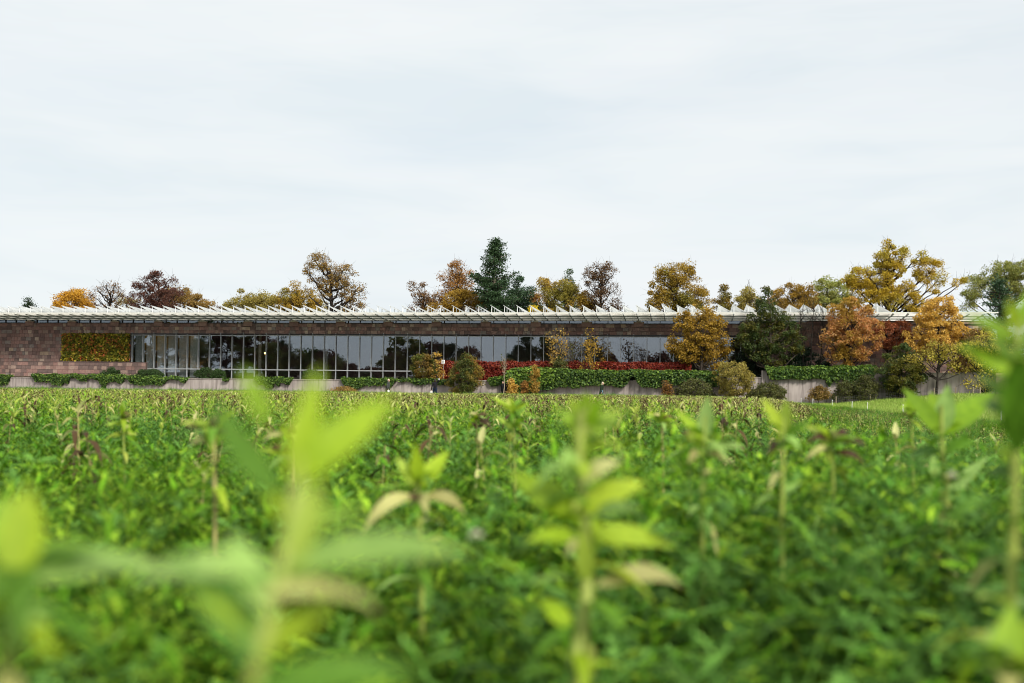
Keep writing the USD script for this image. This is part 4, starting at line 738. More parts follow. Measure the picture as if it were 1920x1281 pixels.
instancer("ground_cover", "feathery green manure plants covering the field", protos, np.stack([X_, Y_, ground(X_, Y_) - .02], 1), kind, hts, rf.uniform(0, 2 * PI, len(X_)), .1, 1)
# tall stalks: the 300 that show largest are things of their own, the rest one mass
X_, Y_ = [], []
for n, a, b in ((330, 3.5, 20), (1300, 12, 26), (9500, 26, 50), (24000, 50, 92)): x, y = scatter(n, a, b, rf); X_.append(x); Y_.append(y)
X_, Y_ = np.concatenate(X_), np.concatenate(Y_)
k_ = (meadow_edge(Y_) - X_ > 3.5 + 2 * np.sin(Y_)); X_, Y_ = X_[k_], Y_[k_]
edge_near = (Y0 - MS * X_ - WALL_D - 3.0) - Y_
dry = np.clip(meshkit.fbm(np.stack([X_ / 6, Y_ / 6, 0 * X_ + 9], -1), 2, 12) * 1.7 - .12 - 1.1 * np.exp(-edge_near / 6), 0, 1)
stt = np.where(rf.uniform(size=len(X_)) > dry, 0, np.where(rf.uniform(size=len(X_)) < .36, 1, 2)); var = rf.integers(0, 2, len(X_)); hs = rf.uniform(.88, 1.12, len(X_)) * np.interp(Y_, [3, 20, 60, 88], [1.05, .98, .76, .62]) * np.interp(meadow_edge(Y_) - X_, [3, 8], [.75, 1.0]) * (1 - .36 * sstep((X_ / Y_ - .25) / .08) * sstep((Y_ - 6) / 6))
PROT = [(s, v) for s in range(3) for v in range(2)]
UsdGeom.Scope.Define(stage, "/World/plant_kinds")
for k, (s, v) in enumerate(PROT):
    stage.CreateClassPrim(f"/World/plant_kinds/kind_{k:03d}"); proto_stalk(f"/World/plant_kinds/kind_{k:03d}", 200 + k, 1.0, s, False)
STL = ["tall green stalk with pointed leaves standing above the field cover", "tall half dry stalk with green top and straw coloured lower leaves", "tall dry stalk with curled dark brown leaves above the field cover"]
STG = ["green stalks standing in the field", "half dry stalks standing in the field", "withered stalks standing in the field"]
near = np.argsort(Y_)[:300]; isn = np.zeros(len(X_), bool); isn[near] = True
for i in near:
    k = int(stt[i] * 2 + var[i])
    t = thing("field_stalk", STL[stt[i]], "plant", (X_[i], Y_[i], float(ground(X_[i], Y_[i])) - .02), float(rf.uniform(0, 6.28)), STG[stt[i]], scale=float(hs[i]))
    t.GetReferences().AddInternalReference(f"/World/plant_kinds/kind_{k:03d}"); t.SetInstanceable(True)
o = ~isn
instancer("distant_stalks", "mass of yellow green and dry brown stalks filling the far field", [lambda pp, s=s, v=v, k=k: proto_stalk(pp, 200 + k, 1.0, s, True) for k, (s, v) in enumerate(PROT)],
          np.stack([X_[o], Y_[o], ground(X_[o], Y_[o]) - .02], 1), (stt * 2 + var)[o], hs[o] * 1.02, rf.uniform(0, 2 * PI, int(o.sum())), .06, 2)
# short grass on the meadow
def tuft(pp, k):
    r = np.random.default_rng(300 + k); V = []
    for _ in range(16):
        b = np.array([*r.normal(size=2) * .10, 0]); a = r.uniform(0, 2 * PI); h = r.uniform(.06, .15)
        V.append(blade(b, b + [math.cos(a) * h * .7, math.sin(a) * h * .7, h], .012, .08, (math.cos(a), math.sin(a), .2), .2, 3, 2))
    obj("tuft", V, "leaf_grass", stage.GetPrimAtPath(pp))
n = 26000; yy = rf.uniform(36, 88, n); xx = meadow_edge(yy) + rf.uniform(0, 1, n) ** 1.0 * (yy * .56 - meadow_edge(yy)); ok = (xx > meadow_edge(yy)) & (yy < Y0 - MS * xx - WALL_D - .3); xx, yy = xx[ok], yy[ok]
instancer("grass", "short pale green meadow grass at the right of the field", [lambda pp, k=k: tuft(pp, k) for k in range(3)], np.stack([xx, yy, ground(xx, yy)], 1), rf.integers(0, 3, len(xx)), rf.uniform(.8, 1.7, len(xx)) * (.7 + .9 * meshkit.fbm(np.stack([xx / 2, yy / 2, 0 * xx], -1), 2, 2)), rf.uniform(0, 6.28, len(xx)), .1, 3)

# ------------------------------------------------------------------ fences
t = thing("wire_fence", "low wire mesh fence on wooden posts before the wall at the right", "fence")
FD = 11.0; fpx = [1552, 1568, 1632, 1695, 1752, 1792, 1825, 1838]; fs = [s_at(x, FD) for x in fpx]
def gz(s, d=FD): p = F(s, d, 0); return float(ground(p[0], p[1]))
for s in fs[1:]:
    z = gz(s); obj("post", hexa([F(s - .05, FD - .05, z - .3), F(s + .05, FD - .05, z - .3), F(s + .05, FD + .05, z - .3), F(s - .05, FD + .05, z - .3), F(s - .04, FD - .04, z + .72), F(s + .04, FD - .04, z + .70), F(s + .04, FD + .04, z + .70), F(s - .04, FD + .04, z + .72)]), "wood_post", t)
wires = [tube([F(s, FD + .06, gz(s) + h) for s in np.linspace(fs[1], fs[-1], 40)], .006, 3) for h in (.1, .25, .4, .55, .66)]
wires += [tube([F(s, FD + .06, gz(s) + .08), F(s, FD + .06, gz(s) + .66)], .005, 3) for s in np.arange(fs[1], fs[-1], .16)]
obj("wire_mesh", wires, "wire", t, kind="stuff")
for k, y in enumerate((82.0, 77.0, 70.0, 64.0, 60.0, 52.5, 39.0)):
    x = float(meadow_edge(y)) + .55; z = float(ground(x, y))
    t = thing("fence_post", ["farthest white electric fence post, by the concrete wall", "second farthest white electric fence post on the field edge", "third farthest white electric fence post on the field edge", "middle one of the white electric fence posts on the field edge", "third nearest white electric fence post, beside yellow flowers", "second nearest white electric fence post on the field edge", "nearest white electric fence post, standing alone at the right"][k], "fence post", (x, y, z), group=None)
    obj("pole", tube([(0, 0, -.2), (.01, 0, .62)], .016, 6, True), "plastic_white", t); obj("insulator", tube([(0.01, 0, .52), (.01, -.05, .55)], .02, 6, True), "plastic_white", t)
# end of an older wall of coursed blocks
t = thing("block_wall", "short piece of coursed reddish block wall at the right edge", "wall"); bd = 11.2; b0, b1 = s_at(1868, bd), s_at(1935, bd); zb = gz(b0, bd)
obj("core", fbox(b0 + .02, b1 - .02, bd - .38, bd - .05, zb - .3, zb + 1.88), "joint", t); rb = np.random.default_rng(8)
for r_ in range(9):
    s = b0 - (.0 if r_ % 2 == 0 else .22)
    while s < b1 - .1:
        w = rb.uniform(.38, .55); obj("block", fbox(max(s, b0) + .012, min(s + w, b1) - .012, bd - .1, bd + rb.uniform(-.02, .02), zb + r_ * .21 + .012, zb + (r_ + 1) * .21 - .012), f"stone_tone_{rb.integers(8)}", t); s += w
# a white notice on a post by the red hedge
t = thing("notice_sign", "small white notice on a thin post above the red hedge", "sign"); sd_ = 7.6; s, z = hit(831, 678.5, sd_)
obj("board", fbox(s - .16, s + .16, sd_ - .012, sd_ + .012, z - .17, z + .17), "plastic_white", t); obj("post", tube([F(s, sd_ - .04, TZ - .1), F(s, sd_ - .04, z + .1)], .02, 6, True), "steel", t)
for k, (u, v, w) in enumerate([(-.02, .08, .2), (-.03, .03, .18), (0, -.02, .22), (-.04, -.07, .15)]): obj("print_line", fbox(s + u - w / 2, s + u + w / 2, sd_ + .013, sd_ + .016, z + v - .012, z + v + .012), "steel_dark", t)

# ------------------------------------------------------------------ people on the footpath
def hull(pa, ra, pb, rb_): return m3.Manifold.batch_hull([m3.Manifold.sphere(ra, 10).translate(tuple(map(float, pa))), m3.Manifold.sphere(rb_, 10).translate(tuple(map(float, pb)))])
def skin(bones, J, extra=0.0, length=.05, it=4):
    a = m3.Manifold()
    for p, rp, q_, rq in bones: a = a + hull(np.array(J.get(p, p) if isinstance(p, str) else p), rp + extra, np.array(J.get(q_, q_) if isinstance(q_, str) else q_), rq + extra)
    a = a.refine_to_length(length); me = a.to_mesh(); tm = trimesh.Trimesh(me.vert_properties[:, :3], me.tri_verts, process=True); trimesh.smoothing.filter_taubin(tm, iterations=it); return tm
def person(label, px, d, heading, H, top, legs, hair, stride=.25, hands=None, coat=False, bow=0.0, long_hair=False):
    """Facing +y before it is turned by heading; hands: positions of left and right hand."""
    p = place(px, 0, d); t = thing("person", label, "person", (p[0], p[1], .09), heading, scale=H / 1.75)
    hd = np.array([0, .06 + bow, 1.60]); J = {"pel": (0, 0, .95), "chest": (0, .02 + bow * .4, 1.28), "neck": (0, .03 + bow * .7, 1.46), "hipL": (-.09, 0, .93), "hipR": (.09, 0, .93), "shL": (-.18, .02 + bow * .5, 1.40), "shR": (.18, .02 + bow * .5, 1.40),
         "knL": (-.10, stride * .55 + .03, .50), "knR": (.10, -stride * .25 + .05, .50), "anL": (-.10, stride * .9, .09), "anR": (.10, -stride * .95, .11), "toL": (-.11, stride * .9 + .15, .04), "toR": (.11, -stride * .95 + .15, .04)}
    hands = hands or ((-.26, .08, .82), (.26, -.02, .82))
    for s, hnd in zip("LR", hands):
        sh = np.array(J["sh" + s]); hnd = np.array(hnd, float); dv = hnd - sh; L = np.linalg.norm(dv); b = math.sqrt(max(.30 ** 2 - (min(L, .58) / 2) ** 2, 0)); off = np.cross(dv / L, [1.0, 0, 0]); J["el" + s] = (sh + hnd) / 2 - off * b * (1 if off[1] > 0 else -1) + np.array([(-.03 if s == "L" else .03), 0, 0]); J["ha" + s] = hnd
    bones = [("pel", .13, "chest", .14), ("chest", .13, "neck", .06), ("neck", .055, tuple(hd - [0, .02, .08]), .055), (tuple(hd + [0, -.01, .03]), .092, tuple(hd + [0, .02, -.04]), .078), (tuple(hd + [0, .02, -.04]), .06, tuple(hd + [0, .055, -.085]), .035),
             (tuple(hd + [0, .09, .0]), .012, tuple(hd + [0, .108, -.025]), .015), (tuple(hd + [-.085, 0, .01]), .02, tuple(hd + [-.09, -.01, -.03]), .014), (tuple(hd + [.085, 0, .01]), .02, tuple(hd + [.09, -.01, -.03]), .014)]
    for s in "LR":
        sg = -1 if s == "L" else 1; f = np.array(J["ha" + s]) - np.array(J["el" + s]); f /= np.linalg.norm(f); side = np.cross(f, [1.0, 0, 0]); side /= np.linalg.norm(side) + 1e-9
        bones += [("chest", .11, "sh" + s, .062), ("sh" + s, .055, "el" + s, .042), ("el" + s, .042, "ha" + s, .028), ("pel", .12, "hip" + s, .10), ("hip" + s, .095, "kn" + s, .06), ("kn" + s, .06, "an" + s, .04), ("an" + s, .042, "to" + s, .03)]
        palm = np.array(J["ha" + s]) + f * .075; bones.append(("ha" + s, .026, tuple(palm), .024))
        for q_, ln in zip((-.027, -.009, .009, .027), (.068, .08, .075, .058)):
            k0 = palm + side * q_; k1 = k0 + f * ln * .55; k2 = k1 + f * ln * .35 - np.array([sg * .022, 0, 0]); bones += [(tuple(k0), .010, tuple(k1), .009), (tuple(k1), .009, tuple(k2), .008)]
        th0 = np.array(J["ha" + s]) + f * .025 + side * .024; th1 = th0 + side * .03 + f * .03; bones += [(tuple(th0), .013, tuple(th1), .011), (tuple(th1), .011, tuple(th1 + f * .03), .009)]
    obj("body", skin(bones, J, 0, .035, 3), "skin", t, smooth=True)
    tb = [("pel", .14, "chest", .15), ("chest", .14, "neck", .07)] + [b for s in "LR" for b in (("chest", .115, "sh" + s, .07), ("sh" + s, .068, "el" + s, .055), ("el" + s, .054, tuple(np.array(J["ha" + s]) * .95 + np.array(J["el" + s]) * .05), .04))]
    if coat: tb += [("pel", .16, (0, -.03, .62), .19)]
    obj("coat" if coat else "jacket", skin(tb, J, .012, .06, 3), top, t, smooth=True)
    obj("trousers", skin([b for s in "LR" for b in (("pel", .135, "hip" + s, .11), ("hip" + s, .105, "kn" + s, .075), ("kn" + s, .072, "an" + s, .058))], J, .01, .06, 3), legs, t, smooth=True)
    for s in "LR": obj("shoe", skin([("an" + s, .05, "to" + s, .042), (tuple(np.array(J["an" + s]) + [0, -.04, -.04]), .035, "to" + s, .04)], J, .006, .05, 2), "shoe", t, smooth=True)
    hb = [(tuple(hd + [0, -.025, .045]), .098, tuple(hd + [0, -.04, -.01]), .09)] + ([(tuple(hd + [0, -.06, -.02]), .08, tuple(hd + [0, -.10, -.2]), .06)] if long_hair else [])
    obj("hair", skin(hb, J, 0, .05, 2), hair, t, smooth=True)
    return t, p
def world_of(t_p, H, heading, q_): c, s = math.cos(heading), math.sin(heading); k = H / 1.75; return np.array([t_p[0] + k * (q_[0] * c - q_[1] * s), t_p[1] + k * (q_[0] * s + q_[1] * c), .09 + k * q_[2]])
def bag(label, top, w=.24, h=.30):
    t = thing("carrier_bag", label, "bag", top); z = -.08
    obj("bag", hexa([(-w * .42, -.05, z - h), (w * .42, -.05, z - h), (w * .42, .05, z - h), (-w * .42, .05, z - h), (-w / 2, -.02, z), (w / 2, -.02, z), (w / 2, .02, z), (-w / 2, .02, z)]), "plastic_white", t)
    for s in (-1, 1): obj("handle", tube(bez((-w * .25, s * .02, z), (0, s * .01, .06), (w * .25, s * .02, z), 7), .006, 4), "plastic_white", t)
_, p = person("walker in a dark grey green jacket carrying a white bag, leftmost of the people", 728, 10.9, -PI / 2, 1.74, "cloth_grey", "cloth_black", "hair_pale", hands=((-.24, .12, .8), (.26, .04, .80)))
bag("white carrier bag in the hand of the leftmost walker", world_of(p, 1.74, -PI / 2, (.26, .08, .80)), .2, .3)
_, p = person("man seen from behind in a black pullover with one raised arm", 816, 10.9, .15, 1.76, "cloth_black", "denim_dark", "hair_dark", hands=((-.30, .02, .80), (.34, .16, 1.62)))
bag("white carrier bag held by the man in the black pullover", world_of(p, 1.76, .15, (-.31, .02, .74)), .22, .42)
t = thing("paper_cup", "small white cup held up by the man in the black pullover", "cup", world_of(p, 1.76, .15, (.35, .18, 1.68)))
cy = trimesh.creation.cone(.001, .001) if False else None
obj("cup", tube([(0, 0, -.03), (0, 0, .10)], [.045, .06], 10, True), "plastic_white", t); obj("lid", tube([(0, 0, .101), (0, 0, .115)], [.064, .055], 10, True), "plastic_white", t)
person("walker in black with a pale face behind the thin bare stem", 944, 10.7, PI * .8, 1.68, "cloth_black", "cloth_black", "hair_dark", stride=.15)
person("grey haired walker in a black coat beside the short orange shrub", 952.5, 10.8, -PI * .85, 1.74, "cloth_black", "cloth_black", "hair_grey", stride=.15, coat=True)
person("fair haired woman in a long dark green coat and light blue jeans", 1128, 10.9, -PI / 2, 1.70, "cloth_green", "denim", "hair_pale", coat=True, bow=.07, long_hair=True)

# ------------------------------------------------------------------ trees across the field: the windows mirror them
RG = "trees across the field, mirrored in the windows"
mirror_trees = [(258, 634, 30, "cone", "leaf_pine", 150), (282, 615, 56, "round", "leaf_ochre", 190), (312, 605, 60, "round", "leaf_olive", 200), (340, 618, 50, "round", "leaf_browngold", 180), (362, 622, 44, "dome", "leaf_amber", 190), (390, 598, 60, "round", "leaf_darkgreen", 150), (425, 600, 64, "round", "leaf_maroon", 150), (462, 602, 62, "round", "leaf_darkgreen", 150), (498, 620, 50, "round", "leaf_maroon", 155),
                (508, 642, 40, "round", "leaf_darkgreen", 150), (534, 634, 26, "cone", "leaf_pine", 160), (555, 652, 50, "dome", "leaf_darkgreen", 160), (585, 656, 48, "dome", "leaf_green", 160), (608, 660, 40, "round", "leaf_maroon", 160), (632, 672, 34, "dome", "leaf_darkgreen", 160), (655, 684, 30, "dome", "leaf_maroon", 160), (700, 690, 60, "dome", "leaf_maroon", 190), (735, 668, 46, "round", "leaf_darkgreen", 160),
                (764, 632, 62, "round", "leaf_darkgreen", 140), (752, 655, 60, "round", "leaf_maroon", 150), (812, 646, 60, "vase", "leaf_maroon", 150), (846, 646, 40, "round", "leaf_pine", 145), (874, 650, 40, "round", "leaf_maroon", 150), (962, 664, 26, "round", "leaf_bluepine", 190), (986, 632, 42, "egg", "leaf_pine", 145), (1028, 634, 46, "round", "leaf_darkgreen", 145), (1062, 640, 40, "vase", "leaf_brown", 160), (1112, 630, 56, "cone", "leaf_pine", 145), (1146, 668, 22, "dome", "leaf_maroon", 165), (1178, 640, 36, "vase", "leaf_brown", 150), (1200, 652, 30, "vase", "leaf_brown", 155), (1238, 660, 46, "dome", "leaf_maroon", 160), (1290, 648, 70, "round", "leaf_darkgreen", 150), (1395, 640, 90, "round", "leaf_darkgreen", 150)]
MK = {"leaf_pine": "dark conifer", "leaf_ochre": "ochre tree", "leaf_olive": "olive tree", "leaf_browngold": "brown gold tree", "leaf_amber": "amber tree", "leaf_darkgreen": "dark green tree", "leaf_maroon": "dark brown tree", "leaf_green": "green tree", "leaf_bluepine": "bluish tree", "leaf_brown": "bare branched tree"}
mirror_trees.sort()
ONES = "zeroth first second third fourth fifth sixth seventh eighth ninth tenth eleventh twelfth thirteenth fourteenth fifteenth sixteenth seventeenth eighteenth nineteenth".split()
ORD = [ONES[n] if n < 20 else ("twentieth" if n == 20 else "twenty-" + ONES[n - 20]) if n < 30 else ("thirtieth" if n == 30 else "thirty-" + ONES[n - 30]) for n in range(1, len(mirror_trees) + 1)]
for k, (px, top, w, shp, lf, D) in enumerate(mirror_trees):
    s, z = hit(px, top, -D); b = F(s, D, 0); b[2] = 1.2; Yv = (F(s, -D, 0))[1]; mpp = Yv / FPX; bare = lf == "leaf_brown"
    plant("mirrored_tree", f"{MK[lf]} mirrored in the windows, {ORD[k]} reflected tree from the left", "tree", b, z - 1.2, w * mpp, .12 if not bare else .3, shp, lf, 400 + k, clusters=60, leaves=150 if bare else 4200, size=.55, spread=1.3, trunk=.3, bark="bark_dark", group=RG, twig=.05, limbs=16, inner=.4)

# ------------------------------------------------------------------ the tall plants right before the lens
def W(px, py, Y): return at(px, py, Y)
def big_plant(name, label, stem, leaves, leafmat="leaf_fresh", stemmat="stem_green", r=.005, k=1.0):
    """stem: (px, py, Y) points from top to bottom, carried on down to the soil; leaves: (x0, y0, x1, y1, Y0, Y1, width px, sag[, material])."""
    stem = [(a, b_, c * k) for a, b_, c in stem]; leaves = [(*l[:4], l[4] * k, l[5] * k, *l[6:]) for l in leaves]; r *= k ** .8
    pts = [W(*s) for s in stem]; b = pts[-1].copy(); b[2] = float(ground(b[0], b[1])) - .02; b[:2] += .02
    org = b.copy(); t = thing(name, label, "plant", org)
    if np.linalg.norm(b - pts[-1]) > .05: pts.append(b)
    P = np.array(pts[::-1]); tt = np.linspace(0, 1, len(P)); u = np.linspace(0, 1, 16)
    C = np.stack([np.interp(u, tt, P[:, c]) for c in range(3)], 1)
    obj("stem", tube(C, np.linspace(r * 1.2, r * .5, 16), 8), stemmat, t, smooth=True, origin=org)
    r_ = np.random.default_rng(int(stem[0][0]) * 7 + int(stem[0][1]))
    for n_, w in enumerate(np.linspace(.22, .84, 12) if stem[0][2] > .8 else []):       # lower leaves, half of them dry
        q_ = np.array([np.interp(w, u, C[:, c]) for c in range(3)])
        for s in (0, PI):
            a = n_ * 1.75 + s + r_.uniform(-.4, .4); L = r_.uniform(.07, .13); el = r_.uniform(-.5, .5); d = np.array([math.cos(a) * math.cos(el), math.sin(a) * math.cos(el), math.sin(el)])
            if (q_ + d * L - EYE) @ fwd < .42: continue
            m_ = [leafmat, "leaf_stalk", "leaf_mid", "leaf_straw" if n_ % 3 == 0 and k > 1.2 else "leaf_pale", "leaf_mid"][int(r_.integers(5))]
            obj("leaf" if m_ != "leaf_straw" else "withered_leaf", blade(q_, q_ + d * L, L * .26, .08, (0, 0, 1), .25, 9, 3, r_.uniform(0, .4)), m_, t, smooth=True, origin=org)
    for lf in leaves:
        x0, y0, x1, y1, A, B, w, sag = lf[:8]; m_ = lf[8] if len(lf) > 8 else leafmat
        p0, p1 = W(x0, y0, A), W(x1, y1, B); v = EYE - (p0 + p1) / 2; v /= np.linalg.norm(v)
        face = lf[9] if len(lf) > 9 else v * .75 + np.array([0, 0, .7])
        obj("leaf" if m_ not in ("leaf_withered", "leaf_straw") else "withered_leaf", blade(p0, p1, w * (A + B) / 2 / FPX, sag, face, .22, 12, 5, 0.0), m_, t, smooth=True, origin=org)
    return t
S_ = "leaf_straw"; Wd = "leaf_withered"; G = "leaf_green"; CB = "leaf_coverblue"
big_plant("foreground_plant", "largest blurred yellow green plant, left of the middle, closest to the lens", [(575, 740, .62), (560, 900, .60), (530, 1060, .57), (470, 1290, .55)], [
    (556, 905, 745, 745, .60, .66, 84, .06), (548, 900, 600, 690, .60, .62, 56, .03), (520, 930, 395, 745, .59, .64, 62, -.05, "leaf_mid"), (530, 1065, 885, 1040, .57, .60, 78, .10, "leaf_pale"), (545, 1060, 600, 900, .57, .6, 60, .05, "leaf_stalk"),
    (520, 1075, 235, 1100, .56, .6, 66, .10, "leaf_pale"), (500, 1150, 430, 1000, .55, .6, 60, .05, "leaf_pale"), (480, 1240, 340, 1040, .55, .58, 80, .05, CB), (490, 1235, 640, 1120, .55, .6, 60, .08), (470, 1300, 800, 1262, .5, .52, 80, .08, "leaf_mid"), (480, 1120, 720, 1190, .55, .62, 40, .22, S_), (540, 1000, 690, 960, .6, .66, 40, .06, "leaf_stalk"), (545, 990, 470, 860, .6, .64, 36, .04), (500, 1130, 640, 1040, .58, .62, 36, .08, "leaf_stalk"), (465, 1200, 350, 1110, .54, .5, 50, .05), (500, 800, 455, 690, .62, .66, 40, .03)], k=1.26)
big_plant("foreground_plant", "blurred plant with a thick yellow stem right of the middle", [(1090, 770, 1.02), (1085, 880, 1.02), (1100, 1000, 1.0), (1100, 1120, .98), (1072, 1290, .95)], [
    (1090, 985, 955, 885, 1.0, 1.06, 62, .05), (1092, 960, 1210, 905, 1.0, 1.0, 60, .08), (1098, 1010, 1268, 1028, 1.0, 1.05, 56, .08), (1072, 905, 1062, 835, 1.0, 1.0, 40, .03, "leaf_pale"), (1092, 905, 1165, 865, 1.0, .98, 44, .10, S_), (1095, 900, 1085, 790, 1.02, 1.04, 34, .02),
    (1118, 1100, 1282, 1105, .98, 1.02, 44, .2, S_), (1095, 1020, 985, 1015, 1.0, .95, 46, .1), (1100, 985, 1200, 955, 1.0, .93, 50, .1, "leaf_pale"), (1085, 950, 1150, 900, .99, 1.07, 44, .03, "leaf_mid"), (1070, 1180, 1010, 1120, .97, 1.0, 40, .06), (1100, 1090, 1090, 985, .98, .96, 36, .05, "leaf_stalk")], r=.0075, k=1.55)
big_plant("foreground_plant", "star shaped yellow plant top with two drooping straw leaves", [(787, 850, 1.6), (784, 930, 1.6), (790, 1090, 1.6)], [
    (786, 915, 842, 845, 1.6, 1.64, 34, .04), (784, 912, 742, 858, 1.6, 1.6, 30, .04, "leaf_stalk"), (785, 910, 778, 830, 1.6, 1.58, 26, .02), (780, 932, 678, 1002, 1.6, 1.55, 30, .28, S_), (792, 932, 872, 968, 1.6, 1.62, 28, .28, S_), (786, 930, 770, 945, 1.58, 1.5, 24, .1, Wd), (788, 925, 800, 965, 1.6, 1.55, 24, .15, S_)], k=1.44)
big_plant("foreground_plant", "blurred bright green plant top before the woman in the green coat", [(1102, 760, 1.5), (1100, 830, 1.5), (1096, 1000, 1.5)], [
    (1101, 815, 1098, 735, 1.5, 1.5, 46, .0), (1100, 820, 1045, 765, 1.5, 1.5, 30, .03), (1102, 818, 1165, 780, 1.5, 1.55, 34, .06, "leaf_stalk"), (1102, 812, 1130, 745, 1.5, 1.48, 30, .03), (1098, 822, 1070, 745, 1.5, 1.54, 26, .02), (1104, 838, 1150, 828, 1.5, 1.5, 22, .1)], k=1.15)
big_plant("foreground_plant", "blurred leafy top with a pale leaf, midway between the middle and the right plants", [(1322, 780, 2.0), (1318, 850, 2.0), (1316, 1000, 2.0)], [
    (1320, 825, 1262, 765, 2.0, 2.0, 22, .03), (1320, 822, 1328, 742, 2.0, 2.0, 30, .0, "leaf_pale"), (1322, 840, 1400, 842, 2.0, 2.0, 20, .12, "leaf_pale"), (1318, 850, 1290, 870, 2.0, 1.9, 22, .1, S_), (1322, 850, 1372, 868, 2.0, 1.95, 18, .1, S_), (1318, 840, 1285, 812, 2.0, 2.05, 20, .05)], k=1.26)
big_plant("foreground_plant", "blurred plant top with upright leaves left of the meadow", [(1470, 780, 1.9), (1468, 840, 1.9), (1466, 990, 1.9)], [
    (1469, 815, 1428, 745, 1.9, 1.9, 24, .03), (1470, 812, 1476, 748, 1.9, 1.9, 24, .02, "leaf_stalk"), (1470, 820, 1520, 790, 1.9, 1.9, 20, .08, "leaf_mid"), (1466, 830, 1440, 855, 1.9, 1.85, 20, .15, Wd), (1470, 832, 1512, 850, 1.9, 1.9, 18, .1)], k=1.32)
big_plant("foreground_plant", "tall plant with a fan of long leaves before the meadow", [(1765, 760, 1.15), (1766, 830, 1.15), (1780, 1000, 1.15), (1775, 1290, 1.15)], [
    (1766, 815, 1692, 728, 1.15, 1.15, 40, .03), (1768, 810, 1778, 720, 1.15, 1.15, 36, .0, "leaf_pale"), (1768, 815, 1862, 738, 1.15, 1.18, 52, .04), (1766, 800, 1745, 735, 1.15, 1.2, 30, .02), (1770, 850, 1830, 830, 1.15, 1.12, 34, .1, "leaf_mid"), (1764, 850, 1700, 860, 1.15, 1.2, 30, .1, CB), (1775, 960, 1830, 990, 1.15, 1.1, 30, .15, "leaf_mid")], k=2.53)
big_plant("foreground_plant", "slender plant with two leaf whorls below the fan leafed plant", [(1752, 880, 1.45), (1762, 950, 1.45), (1768, 1060, 1.45), (1776, 1290, 1.45)], [
    (1760, 945, 1748, 845, 1.45, 1.45, 24, .02, "leaf_pale"), (1764, 945, 1855, 855, 1.45, 1.5, 26, .03, "leaf_pale"), (1758, 955, 1702, 918, 1.45, 1.45, 24, .06), (1766, 958, 1855, 968, 1.45, 1.45, 24, .08, "leaf_pale"), (1762, 940, 1785, 890, 1.45, 1.42, 26, .05, S_), (1764, 1010, 1680, 985, 1.45, 1.4, 24, .1, "leaf_stalk"), (1770, 1060, 1742, 1065, 1.45, 1.4, 30, .25, S_), (1772, 1060, 1800, 1090, 1.45, 1.4, 26, .2, S_), (1766, 950, 1800, 925, 1.45, 1.5, 22, .05)], k=2.18)
big_plant("foreground_plant", "tall broad leafed plant cut by the right edge, highest in the field", [(1915, 600, .85), (1900, 720, .85), (1905, 860, .85), (1890, 1290, .85)], [
    (1908, 640, 1800, 590, .85, .85, 36, .06), (1898, 705, 1795, 648, .85, .86, 40, .06), (1910, 625, 1890, 560, .85, .85, 26, .0), (1912, 625, 1960, 520, .85, .9, 40, .03), (1898, 800, 1918, 640, .84, .82, 44, .0, "leaf_mid"), (1904, 850, 1930, 690, .83, .8, 46, .0, "leaf_mid"), (1906, 840, 1885, 720, .85, .85, 40, .0, "leaf_mid"), (1905, 790, 1840, 750, .85, .9, 34, .05, "leaf_green"), (1912, 640, 1975, 640, .85, .85, 36, .1, "leaf_mid"), (1900, 900, 1850, 880, .86, .9, 40, .1, CB), (1898, 760, 1835, 700, .85, .9, 26, .05, "leaf_mid"), (1900, 700, 1862, 610, .85, .88, 24, .03), (1904, 880, 1870, 830, .86, .9, 26, .08), (1902, 1000, 1960, 960, .86, .8, 50, .1, "leaf_mid")], k=1.67)
big_plant("foreground_plant", "broad blurred yellow green leaf plant at the left edge", [(38, 1010, .62), (30, 1100, .6), (10, 1290, .58)], [
    (28, 1085, 55, 905, .6, .62, 78, .0), (25, 1085, 5, 925, .6, .63, 60, .03, "leaf_stalk"), (30, 1090, 300, 1060, .6, .66, 70, .1, "leaf_pale"), (20, 1150, -60, 1060, .6, .6, 70, .05), (15, 1180, 120, 1150, .58, .6, 60, .1, "leaf_pale"), (10, 1230, 60, 1130, .58, .55, 50, .05, "leaf_pale")], k=1.38)
big_plant("foreground_plant", "pale upright leaf plant in the bottom right corner", [(1892, 1180, .75), (1886, 1290, .73)], [
    (1885, 1290, 1898, 1130, .73, .75, 62, .0, "leaf_stalk"), (1885, 1290, 1860, 1170, .73, .75, 46, .0, "leaf_pale"), (1888, 1290, 1950, 1150, .73, .75, 60, .05)], k=1.61)
big_plant("foreground_plant", "small sharp green plant with a dark curled leaf below the amber tree", [(1710, 750, 4.2), (1708, 790, 4.2), (1712, 850, 4.2)], [
    (1709, 782, 1702, 738, 4.2, 4.2, 12, .02), (1710, 780, 1730, 752, 4.2, 4.2, 14, .06, Wd), (1709, 783, 1695, 752, 4.2, 4.2, 11, .03), (1710, 782, 1722, 748, 4.2, 4.25, 12, .03), (1708, 785, 1690, 778, 4.2, 4.15, 11, .15, Wd), (1710, 775, 1712, 738, 4.2, 4.2, 10, .0)])
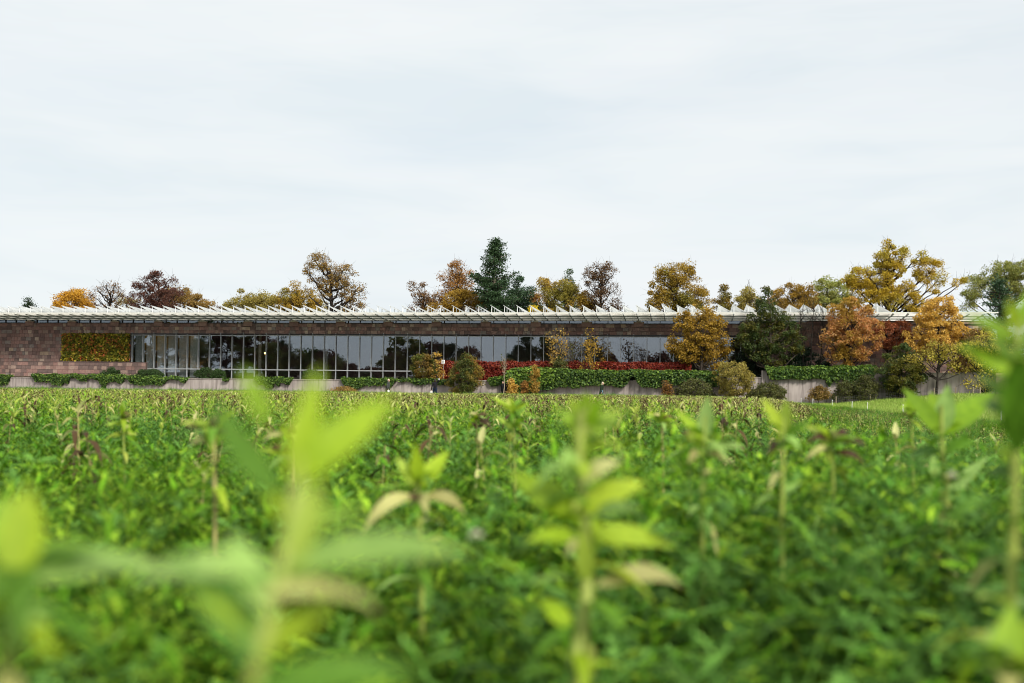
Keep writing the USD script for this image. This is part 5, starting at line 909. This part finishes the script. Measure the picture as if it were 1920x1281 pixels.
for k, (x, y, Y, lb) in enumerate([(962, 752, 4.2, "upright plant with crossed green leaves, first left of the woman's side of the field"), (400, 775, 2.8, "plant with a pale straw stem at the left, leaves spread like a star"), (892, 770, 6.0, "thin stalk with dark hanging leaves in mid field"), (1290, 800, 3.6, "thin stalk with brown curled leaves right of the middle"), (230, 770, 5.0, "thin yellowish stalk rising at the left of the field"), (545, 790, 3.4, "brown and straw stalk left of the largest blurred plant"), (1560, 800, 3.0, "green stalk with a brown leaf below the meadow edge"), (1240, 770, 5.0, "straw topped stalk right of the bright green plant top")]):
    r = np.random.default_rng(600 + k); lv = []
    c = 1867 / Y * .1
    for j in range(10):
        a = r.uniform(-.2, 3.35); L = c * r.uniform(.7, 1.15); u = r.uniform(0, .5) if j > 4 else 0
        m_ = ["leaf_stalk", "leaf_fresh", S_, "leaf_stalk", Wd][int(r.integers(0, 5 if k != 0 else 2))]; yy0 = y + c * .45 + u * c * 1.6
        drop = .35 if m_ in (S_, Wd) else 0
        lv.append((x, yy0, x + math.cos(a) * L, yy0 - (math.sin(a) - drop * 1.6) * L * .85, Y, Y + r.normal() * .04, c * .26, .06 + drop * .6, m_))
    big_plant("mid_field_plant", lb, [(x, y + c * .1, Y), (x + 1, y + c * .6, Y), (x + 3, y + c * 2.4, Y)], lv, stemmat="stem_straw" if k in (1, 2, 5, 7) else "stem_green", r=.0055)
# white clover heads among the cover
for k, (x, y, Y, lb) in enumerate([(893, 1008, 1.5, "single whitish clover flower head below the star shaped plant"), (1785, 895, 2.0, "small pinkish white flower head in the slender plant's whorl")]):
    p = W(x, y, Y); b = p.copy(); b[2] = float(ground(*b[:2])); t = thing("clover_flower", lb, "flower", b); rr = np.random.default_rng(k)
    d = rr.normal(size=(120, 3)); d /= np.linalg.norm(d, axis=1, keepdims=True); d[:, 2] = np.abs(d[:, 2]) * .9 + .05
    obj("stem", tube([(0, 0, 0), (.01, 0, p[2] - b[2])], .0012, 5), "stem_dark", t); obj("flower_head", [blade(p - b, p - b + q_ * .012, .005, .05, (0, 0, 1), .2, 2, 3) for q_ in d], "petal", t)
